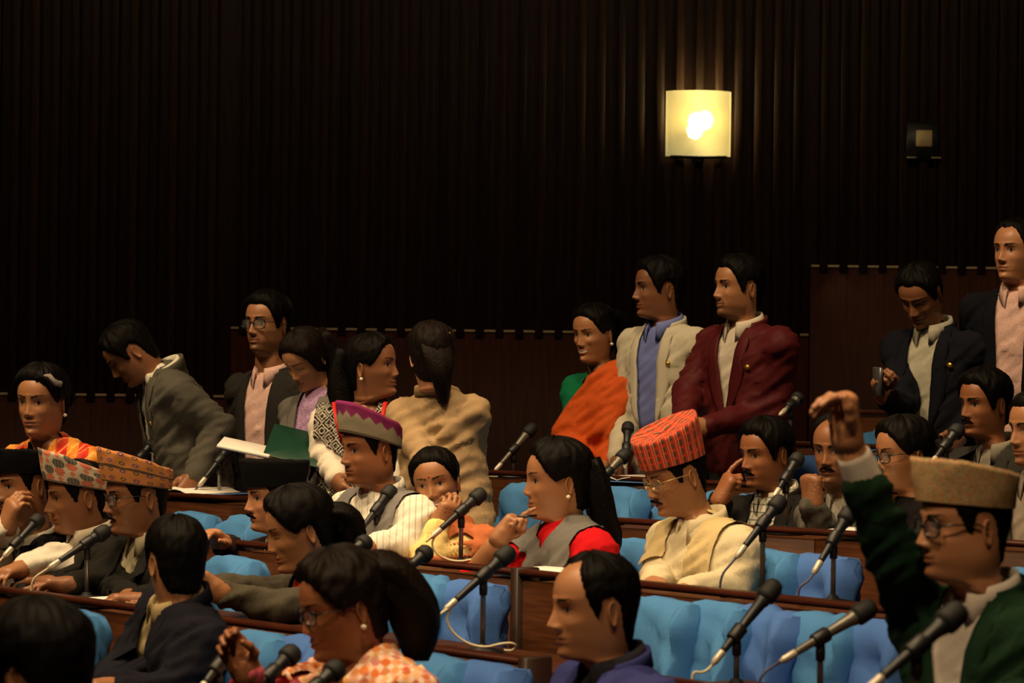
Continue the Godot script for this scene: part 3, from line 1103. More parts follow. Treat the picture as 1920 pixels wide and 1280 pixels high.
	m.box(Vector3(0, -0.192, 0.04), Vector3(0.06, 0.03, 0.06), 0.006)
	part("bracket", m, M.black_metal, sc)
	var glass := mat("#e8dfb8", 0.5)
	glass.albedo_color.a = 0.62
	glass.transparency = BaseMaterial3D.TRANSPARENCY_ALPHA
	glass.emission_enabled = true
	glass.emission = Color("#cfc48a")
	glass.emission_energy_multiplier = 0.30
	var rows2 := []
	var nr := []
	for i in 19:
		var a := lerpf(-1.15, 1.15, i / 18.0)
		var dv := Vector3(sin(a) / sin(1.15) * 0.167, 0, (cos(a) - cos(1.15)) * 0.16 + 0.015)
		rows2.append([at * 0.0 + dv + Vector3(0, -0.172, 0), dv + Vector3(0, 0.172, 0)])
		nr.append(Vector3(sin(a), 0, cos(a)))
	m = MB.new()
	m.sheet(rows2, nr, 0.005)
	part("glass_shade", m, glass, sc)
	var bulb := mat("#fff6d8", 0.5)
	bulb.emission_enabled = true
	bulb.emission = Color("#fff0b8")
	bulb.emission_energy_multiplier = 14.0
	for q in [[0.030, 0.018, 0.05], [-0.020, -0.036, 0.046], [-0.012, 0.012, 0.048]]:
		m = MB.new()
		m.lathe(Vector3(q[0], q[1], 0.055), [[0.002, -q[2] * 1.1], [q[2] * 0.7, -q[2] * 0.8], [q[2], 0.0], [q[2] * 0.72, q[2] * 0.75], [0.002, q[2] * 1.05]], 18)
		part("bulb", m, bulb, sc)
	var ol := OmniLight3D.new()
	ol.name = "wall_lamp_light"
	add_child(ol)
	ol.position = at + Vector3(0.012, 0.03, 0.055)
	ol.light_color = Color("#ffdf8c")
	ol.light_energy = 0.08
	ol.light_size = 0.03
	ol.omni_range = 20.0
	ol.omni_attenuation = 2.0
	ol.shadow_enabled = true
	# small socket box on the battens
	at = P(1730, 265, WALL_D - 0.065)
	var bx := thing("wall_socket", "cream square switch plate in a black box on the battened wall", "switch", at)
	m = MB.new()
	m.box(Vector3(0, 0.0, 0), Vector3(0.17, 0.20, 0.035), 0.006)
	part("back_box", m, M.black_metal, bx)
	m = MB.new()
	m.box(Vector3(0.005, 0.014, 0.022), Vector3(0.084, 0.088, 0.014), 0.008)
	part("plate", m, mat("#cdb88c", 0.5), bx, "cream square plate")
	m = MB.new()
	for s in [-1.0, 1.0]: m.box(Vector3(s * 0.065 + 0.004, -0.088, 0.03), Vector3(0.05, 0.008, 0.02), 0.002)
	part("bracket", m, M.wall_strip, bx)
func desk(i: int, u0: float, u1: float, label: String, post0 := false, post1 := false) -> void:
	var fl := row_floor(i)
	var a := row_point(i, u0, fl)
	var b := row_point(i, u1, fl)
	var o := thing("desk", label, "desk", (a + b) * 0.5)
	var dir := (b - a).normalized()
	o.basis = Basis(dir, Vector3.UP, dir.cross(Vector3.UP))
	var L := a.distance_to(b)
	var top := RAIL
	var m := MB.new()
	var n := maxi(1, int(round(L / 1.15)))
	for k in n:
		m = MB.new()
		m.box(Vector3(-L * 0.5 + L * (k + 0.5) / n, top * 0.5 - 0.015, -0.012), Vector3(L / n - 0.004, top - 0.03, 0.024), 0.003)
		part("front_panel", m, M.desk, o)
	m = MB.new()
	m.box(Vector3(0, top - 0.006, -0.014), Vector3(L + 0.01, 0.02, 0.05), 0.005)
	part("top_rail", m, M.rail, o)
	m = MB.new()
	m.box(Vector3(0, top - 0.05, -0.21), Vector3(L, 0.03, 0.37), 0.005)
	part("desk_top", m, M.desk, o)
	for e in [[post0, -1.0], [post1, 1.0]]:
		if e[0]:
			m = MB.new()
			m.box(Vector3(e[1] * (L * 0.5 + 0.02), top * 0.5 + 0.004, -0.03), Vector3(0.036, top + 0.008, 0.09), 0.004)
			part("end_panel", m, mat("#2a1710", 0.45), o)
		else:
			m = MB.new()
			m.box(Vector3(e[1] * (L * 0.5 - 0.02), top * 0.5 - 0.03, -0.23), Vector3(0.03, top - 0.07, 0.4), 0.004)
			part("end_panel", m, M.desk, o)
var chair_meshes := []
func chair_parts(v: int) -> Array:
	# cover drawn over a padded back, loose seat cover, pedestal
	var m := MB.new()
	var rings := []
	var nl := 22
	for j in nl + 1:
		var t := float(j) / nl
		var y := lerpf(0.30, 0.945, t)
		var e := 1.0 - pow(maxf((t - 0.9) / 0.1, 0.0), 2.0) * 0.55
		var w := lerpf(0.175, 0.165, t) * (1.0 - pow(maxf((t - 0.86) / 0.14, 0.0), 3.0) * 0.2)
		var th := lerpf(0.055, 0.045, t) * e
		var ring := PackedVector3Array()
		for i in 40:
			var a := TAU * i / 40
			var x := w * signf(cos(a)) * pow(absf(cos(a)), 0.4)
			var z := th * signf(sin(a)) * pow(absf(sin(a)), 0.55)
			var bend := -0.06 * (1.0 - pow(x / 0.18, 2.0)) - 0.10 * t
			var f1 := fold.get_noise_3d(x * 120.0 + v * 90.0 + y * 70.0, y * 45.0, v * 30.0 + signf(z) * 20.0)
			var f2 := fold.get_noise_3d(x * 260.0 + v * 50.0, y * 220.0 - x * 240.0, v * 70.0 + signf(z) * 9.0)
			var k := (0.5 - absf(f1)) * 0.045 + (0.5 - absf(f2)) * 0.032
			var sag := fold.get_noise_2d(x * 150.0, v * 40.0) * 0.02 * smoothstep(0.8, 1.0, t)
			ring.append(Vector3(x * (1.0 + k * 0.35), y + sag, z + bend - 0.16 + signf(z) * k))
		rings.append(ring)
	var last := PackedVector3Array()
	for i in 40: last.append((rings[nl][i] + rings[nl][(40 - i) % 40]) * 0.5 + Vector3(0, 0.006, 0))
	rings.append(last)
	m.loft(rings, Color.WHITE, true, false)
	var back := m.commit()
	m = MB.new()
	rings = []
	for q in [[0.30, 0.16], [0.32, 0.18], [0.41, 0.185], [0.44, 0.17], [0.45, 0.14]]:
		var ring := PackedVector3Array()
		for i in 32:
			var a := TAU * i / 32
			ring.append(Vector3(q[1] * signf(cos(a)) * pow(absf(cos(a)), 0.4), q[0] + fold.get_noise_2d(i * 25.0, v * 50.0 + q[0] * 90.0) * 0.008, q[1] * signf(sin(a)) * pow(absf(sin(a)), 0.4) + 0.08))
		rings.append(ring)
	m.loft(rings)
	var seat := m.commit()
	m = MB.new()
	m.lathe(Vector3(0, 0, 0.05), [[0.2, 0.0], [0.2, 0.012], [0.05, 0.03], [0.03, 0.06], [0.03, 0.31], [0.1, 0.315]], 20)
	return [back, seat, m.commit()]
func chair(i: int, u: float, label: String, v := 0, lift := 0.02, back := 0.45, turn := 0.0) -> void:
	if chair_meshes.is_empty():
		for k in 5: chair_meshes.append(chair_parts(k))
	var fl := row_floor(i)
	var o := thing("covered_chair", label, "chair", row_point(i, u, fl, back + 0.27), "blue covered chairs")
	var ra := row_angle(i)
	o.position += Vector3(-sin(ra), 0, cos(ra)) * 0.27
	o.rotation.y = -row_angle(i) + deg_to_rad(turn - 12.0)
	var q: Array = chair_meshes[v % 5]
	var mm: Material = M.blue if v % 2 == 0 else M.blue2
	part_mesh("back_cover", q[0], mm, o).position.y = lift
	part_mesh("seat_cover", q[1], mm, o)
	part_mesh("pedestal", q[2], M.black_metal, o)
# a hand microphone in a clip on a short desk stand; pixel places, real depth
func mic(i: int, hu: float, hv: float, tu: float, tv: float, label: String, back := 0.2, pole_at := 0.55, cable := 1, steel := false) -> void:
	var d := row_depth(i, (hu + tu) * 0.5) + back / cos(row_angle(i))
	var hd := P(hu, hv, d + 0.055)
	var tl := P(tu, tv, d - 0.055)
	var ax := (hd - tl).normalized()
	var L := hd.distance_to(tl)
	var clip := tl.lerp(hd, pole_at)
	var desk_y: float = EYE - ROWS[i][2] - 0.035
	var base := Vector3(clip.x, desk_y, clip.z)
	var o := thing("microphone", label, "microphone", base)
	hd -= base; tl -= base; clip -= base
	var b := Basis(ax.cross(Vector3(0.3, 0.2, 1)).normalized(), ax, Vector3.ZERO)
	b.z = b.x.cross(b.y)
	var m := MB.new()
	m.lathe(Vector3.ZERO, [[0.062, 0.0], [0.065, 0.006], [0.06, 0.014], [0.02, 0.02], [0.012, 0.03]], 26)
	part("stand_base", m, M.black_metal, o)
	m = MB.new()
	m.lathe(Vector3(0, 0.012, 0), [[0.0075, 0.0], [0.0075, clip.y - 0.03], [0.007, clip.y - 0.025]], 12)
	part("stand_pole", m, M.steel, o)
	m = MB.new()
	m.lathe(Vector3(0, clip.y - 0.055, 0), [[0.011, 0.0], [0.012, 0.02], [0.010, 0.045], [0.004, 0.05]], 12)
	m.lathe(clip - ax * 0.022, [[0.016, 0.0], [0.018, 0.004], [0.019, 0.04], [0.017, 0.044]], 14, b)
	part("clip", m, M.black_metal, o)
	m = MB.new()
	m.lathe(tl, [[0.009, 0.035], [0.0095, 0.045], [0.0115, L * 0.45], [0.016, L * 0.72], [0.019, L * 0.75], [0.0195, L * 0.77]], 18, b)
	part("handle", m, mat("#6a665e", 0.35, 0.4) if steel else M.mic_body, o)
	m = MB.new()
	m.lathe(tl, [[0.018, L * 0.77], [0.0255, L * 0.80], [0.0265, L * 0.83], [0.0255, L * 0.87], [0.025, L * 0.93], [0.019, L * 0.98], [0.009, L], [0.001, L]], 20, b)
	part("grille", m, M.mic_head, o)
	m = MB.new()
	m.lathe(tl, [[0.005, -0.012], [0.007, -0.004], [0.0095, 0.0], [0.0098, 0.03], [0.0085, 0.038]], 14, b)
	part("plug", m, M.silver, o)
	if cable > 0:
		var back_dir := Vector3(ax.x, 0, ax.z).normalized()
		var p0 := tl - ax * 0.012
		var path := []
		var c3 := Curve3D.new()
		c3.add_point(p0, Vector3.ZERO, -ax * 0.06)
		if cable == 2:
			c3.add_point(Vector3(-0.03, p0.y * 0.35, 0.02) + p0 * 0.6, Vector3(0.02, 0.04, 0), Vector3(-0.02, -0.04, 0.0))
			c3.add_point(Vector3(0.03, 0.03, 0.05), Vector3(-0.07, -0.02, 0), Vector3(0.07, 0.02, 0))
			c3.add_point(Vector3(0.08, 0.012, 0.0), Vector3(0.02, 0.01, 0.03), Vector3(-0.02, -0.005, -0.03))
			c3.add_point(Vector3(0.0, 0.006, -0.09), Vector3(0.04, 0, 0.0), Vector3(-0.04, 0, 0.0))
		else:
			c3.add_point(Vector3(p0.x - back_dir.x * 0.06, 0.014, p0.z - back_dir.z * 0.03), Vector3(0, 0.07, 0), Vector3(0.0, -0.015, 0))
			c3.add_point(Vector3(-0.02, 0.006, -0.1) + back_dir * 0.05, Vector3(-0.05, 0, 0.05), Vector3(0.03, 0, -0.02))
		for q in c3.tessellate(4, 4): path.append(q)
		m = MB.new()
		m.tube(path, 0.0036, 7)
		part("cable", m, M.cable if cable < 3 else M.cable_dark, o)
func book(at: Vector3, turn: float, label: String, open_: bool, cover: Material) -> void:
	var o := thing("open_book" if open_ else "paper_sheet", label, "book" if open_ else "paper", at)
	o.rotation.y = turn
	if open_:
		for s in [-1.0, 1.0]:
			var rings := []
			var ring2 := []
			for i in 8:
				var t := i / 7.0
				var y := 0.018 * sin(PI * minf(t * 1.4 + 0.1, 1.0)) + 0.004
				rings.append([Vector3(s * t * 0.2, y, 0.14), Vector3(s * t * 0.2, y, -0.14)])
				ring2.append(Vector3.UP)
			var m := MB.new()
			m.sheet(rings, ring2, -0.004)
			part("page_block", m, M.paper, o)
		var mc := MB.new()
		mc.box(Vector3(0, 0.002, 0), Vector3(0.42, 0.004, 0.29), 0.001)
		part("book_cover", mc, cover, o)
	else:
		for k in 3:
			var m := MB.new()
			m.box(Vector3(0.004 * k, 0.003 + k * 0.005, 0.003 * k), Vector3(0.21, 0.004, 0.297), 0.001, Basis(Vector3.UP, 0.07 * k))
			part("sheet", m, cover, o)

func _ready() -> void:
	make_materials()
	# camera
	cam = Camera3D.new()
	cam.name = "camera"
	cam.position = Vector3(0, EYE, 0)
	cam.rotation_degrees = Vector3(0, 0, 0.7)
	cam.fov = rad_to_deg(2.0 * atan(640.0 / FOCAL))
	cam.near = 0.1
	cam.far = 60.0
	add_child(cam)
	CB = cam.basis
	cam.current = true
	# long lens, a little open: the nearest heads fall out of focus
	var lens := CameraAttributesPhysical.new()
	lens.frustum_focal_length = 112.5
	lens.exposure_aperture = 6.3
	lens.frustum_focus_distance = 11.6
	cam.attributes = lens
	var env := Environment.new()
	env.background_mode = Environment.BG_COLOR
	env.background_color = Color.BLACK
	env.tonemap_mode = Environment.TONE_MAPPER_LINEAR
	env.tonemap_exposure = 1.0
	env.sdfgi_enabled = true
	env.ssao_enabled = true
	env.ssil_enabled = true
	var we := WorldEnvironment.new()
	we.name = "environment"
	we.environment = env
	add_child(we)
	# house lights: warm downlights in the ceiling over the rostrum side; added fill follows
	var warm := Color("#ffdba8")
	for q in [[-4.4, -7.6], [-2.2, -7.0], [0.0, -6.6], [-4.2, -10.6], [-1.9, -10.0], [0.4, -9.6]]:
		spot(Vector3(q[0], 6.48, q[1]), Vector3(q[0] + 1.5, 0.6, q[1] - 1.6), 15.0, 36.0, 0.2, warm)
	for q in [[0.2, -3.2], [-2.0, -3.6]]:  # added pair that brightens the man in green
		spot(Vector3(q[0], 6.48, q[1]), Vector3(q[0] + 1.3, 0.8, q[1] - 3.0), 13.0, 34.0, 0.2, warm)
	for q in [[-4.0, -9.0], [0.0, -9.0], [4.0, -9.0]]:  # added wide beams that lift the dark back wall
		spot(Vector3(q[0], 6.48, q[1]), Vector3(q[0] * 1.1, 2.6, -17.0), 6.5, 62.0, 0.2, warm)
	build_hall()
	build_furniture()
	build_people()

func build_furniture() -> void:
	desk(6, 1560, 1760, "far brown desk behind the phone-holding man in navy")
	desk(5, 1440, 1990, "brown desk in front of the phone-holding man in navy")
	desk(0, 886, 1720, "long brown desk before the man in the maroon jacket")
	desk(1, 200, 770, "brown desk with open book before the bending man in grey")
	desk(1, 1075, 2050, "brown desk before the moustached man with a hand at his nose")
	desk(2, 330, 968, "brown desk before the man in the plum cap", false, true)
	desk(2, 984, 2000, "brown desk before the woman with red sleeves", false, false)
	desk(3, -120, 985, "brown desk before the men in patterned caps at the left", false, true)
	desk(4, 1480, 2150, "near brown desk below the man in the green blazer")
	desk(4, 420, 760, "near brown desk below the woman in the patterned scarf")
	desk(3, 1180, 2100, "brown desk before the row of empty blue chairs", true, false)
	var R := ["behind the desk of the man in maroon", "behind the desk of the moustached man", "behind the desk of the woman with red sleeves", "behind the desk of the capped men at left", "in the row of the balding man in the blue jacket"]
	var sitters := {"1_1420": "moustached man with a hand at his nose", "1_1560": "man resting his chin on his fist", "1_1700": "woman in dark clothes with black glasses", "1_1910": "man with the pale shawl", "2_560": "man in the tall black cap", "2_720": "man in the plum cap", "2_850": "smiling woman in yellow", "2_1075": "woman with red sleeves", "2_1330": "moustached man in the red cap", "3_60": "man in the black cap with a hand at his face", "3_170": "man in the white and red cap", "3_290": "man in the orange cap", "3_600": "woman in the olive jacket", "4_350": "navy-suited man with his head turned away", "4_690": "woman in the patterned scarf", "4_1850": "man in the green blazer", "4_1130": "balding man in the blue jacket", "0_1870": "seated man in grey with thick black hair"}
	for q in [[5, 1625, 0], [0, 1505, 1], [0, 1600, 2], [0, 1870, 0],
		[1, 985, 0], [1, 1135, 2], [1, 1280, 4], [1, 1420, 0], [1, 1560, 3], [1, 1700, 2], [1, 1910, 0],
		[2, 350, 0], [2, 445, 2], [2, 560, 4], [2, 720, 1], [2, 850, 3], [2, 950, 0], [2, 1075, 2], [2, 1185, 0], [2, 1330, 2], [2, 1420, 0], [2, 1520, 1], [2, 1910, 0],
		[3, 60, 0], [3, 170, 2], [3, 290, 4], [3, 425, 0], [3, 600, 1], [3, 770, 4], [3, 865, 1], [3, 1225, 0], [3, 1320, 2], [3, 1410, 3], [3, 1510, 4], [3, 1620, 1],
		[4, 120, 0], [4, 350, 1], [4, 460, 2], [4, 550, 3], [4, 690, 4], [4, 790, 0], [4, 890, 1], [4, 1130, 2], [4, 1850, 0]]:
		var key := "%d_%d" % [q[0], q[1]]
		var lab: String = "empty blue-covered chair " + ("beside the phone-holding man in navy" if q[0] == 5 else R[q[0]])
		if sitters.has(key): lab = "blue-covered chair under the " + sitters[key]
		# the padded backs stand at slightly different heights from row to row
		chair(q[0], q[1], lab, q[2], -0.06 if q[0] == 2 and q[1] < 600 else [-0.02, -0.04, -0.05, 0.0, -0.06, -0.02][q[0]], 0.2 if q[0] == 2 and q[1] < 600 else 0.45)
	# microphones
	mic(0, 1003, 796, 930, 880, "grey microphone on a stand, silver plug, beside the woman in the orange sari", 0.2, 0.45, 1, true)
	mic(0, 1178, 792, 1172, 872, "black microphone standing upright before the man in the cream blazer", 0.2, 0.4, 0)
	mic(0, 1500, 742, 1464, 776, "short silver microphone beside the man in maroon", 0.2, 0.5, 0, true)
	mic(1, 1178, 846, 1106, 920, "grey microphone between the red-sleeved woman and the red-capped man", 0.2, 0.45, 1, true)
	mic(1, 436, 832, 375, 908, "dark microphone over the open book, before the man with glasses and pink shirt", 0.2, 0.6, 3)
	mic(1, 290, 828, 240, 880, "black microphone before the bending man in the grey suit", 0.2, 0.5, 0)
	mic(1, 1500, 852, 1452, 930, "dark microphone before the man resting his chin on his fist", 0.2, 0.45, 0)
	mic(1, 1800, 800, 1745, 870, "black microphone before the seated man in the grey jacket", 0.2, 0.5, 0)
	mic(1, 645, 860, 615, 930, "black microphone beside the white-sleeved woman with red lanyard", 0.2, 0.4, 0)
	mic(2, 738, 912, 668, 1005, "black microphone before the man in the plum cap", 0.2, 0.55, 0)
	mic(2, 908, 920, 812, 1004, "dark microphone before the smiling woman in yellow", 0.2, 0.55, 2)
	mic(2, 1468, 932, 1384, 1040, "black microphone with silver plug before the man in the red cap", 0.2, 0.55, 3)
	mic(2, 1598, 952, 1528, 1070, "black microphone with pale plug before the empty blue chairs", 0.2, 0.5, 3)
	mic(3, 205, 990, 95, 1062, "grey microphone on a stand by the hands of the white-and-red capped man", 0.2, 0.62, 1)
	mic(3, 78, 968, 10, 1040, "black microphone before the man in the black cap with his hand at his face", 0.2, 0.3, 1)
	mic(3, 805, 1030, 735, 1092, "black microphone behind the head of the woman in the patterned scarf", 0.2, 0.4, 1)
	mic(3, 692, 1012, 620, 1060, "black microphone beside the woman in the olive jacket", 0.2, 0.4, 0)
	mic(3, 962, 1028, 838, 1140, "large black microphone with a looped pale cable on the bare desk", 0.2, 0.55, 2)
	mic(3, 1458, 1090, 1340, 1240, "black microphone with brass plug before the empty blue chairs", 0.2, 0.35, 1)
	mic(3, 1640, 1134, 1470, 1236, "shiny microphone with pale plug beside the man in the green jacket", 0.1, 0.4, 3, true)
	mic(4, 1806, 1138, 1630, 1290, "black microphone against the white shirt of the man in green", 0.1, 0.5, 1)
	mic(4, 448, 1196, 370, 1300, "blurred black microphone before the raised hand of the scarfed woman", 0.0, 0.5, 0)
	mic(4, 556, 1216, 460, 1310, "blurred black microphone below the face of the scarfed woman", 0.0, 0.5, 0)
	mic(4, 640, 1246, 540, 1330, "blurred black microphone against the pink dress of the scarfed woman", 0.0, 0.5, 0)
	mic(3, 50, 1098, -40, 1140, "black microphone above the dark head at the corner", 0.06, 0.5, 0)
	# papers and books
	var y1 := EYE - ROWS[1][2] - 0.033
	book(row_point(1, 360, y1 + 0.03, 0.16), -0.7, "open white book with a blue cover lying on the desk", true, M.paper_blue)
	book(row_point(1, 690, y1, 0.16), -0.6, "white papers on the desk beside the man in the plum cap", false, M.paper)
	book(row_point(0, 1195, EYE - ROWS[0][2] - 0.02, 0.12), -0.6, "white booklet with blue edge on the desk of the cream-jacketed man", true, M.paper_blue)
	book(row_point(2, 1012, EYE - ROWS[2][2] - 0.025, 0.16), -0.9, "white papers before the woman with red sleeves", false, M.paper)
	book(row_point(1, 1612, y1 + 0.015, 0.16), -0.7, "white papers beneath the raised arm of the man in green", false, M.paper)
	book(row_point(3, 200, EYE - ROWS[3][2] - 0.03, 0.18), -0.9, "white papers beside the hands of the capped men", false, M.paper)

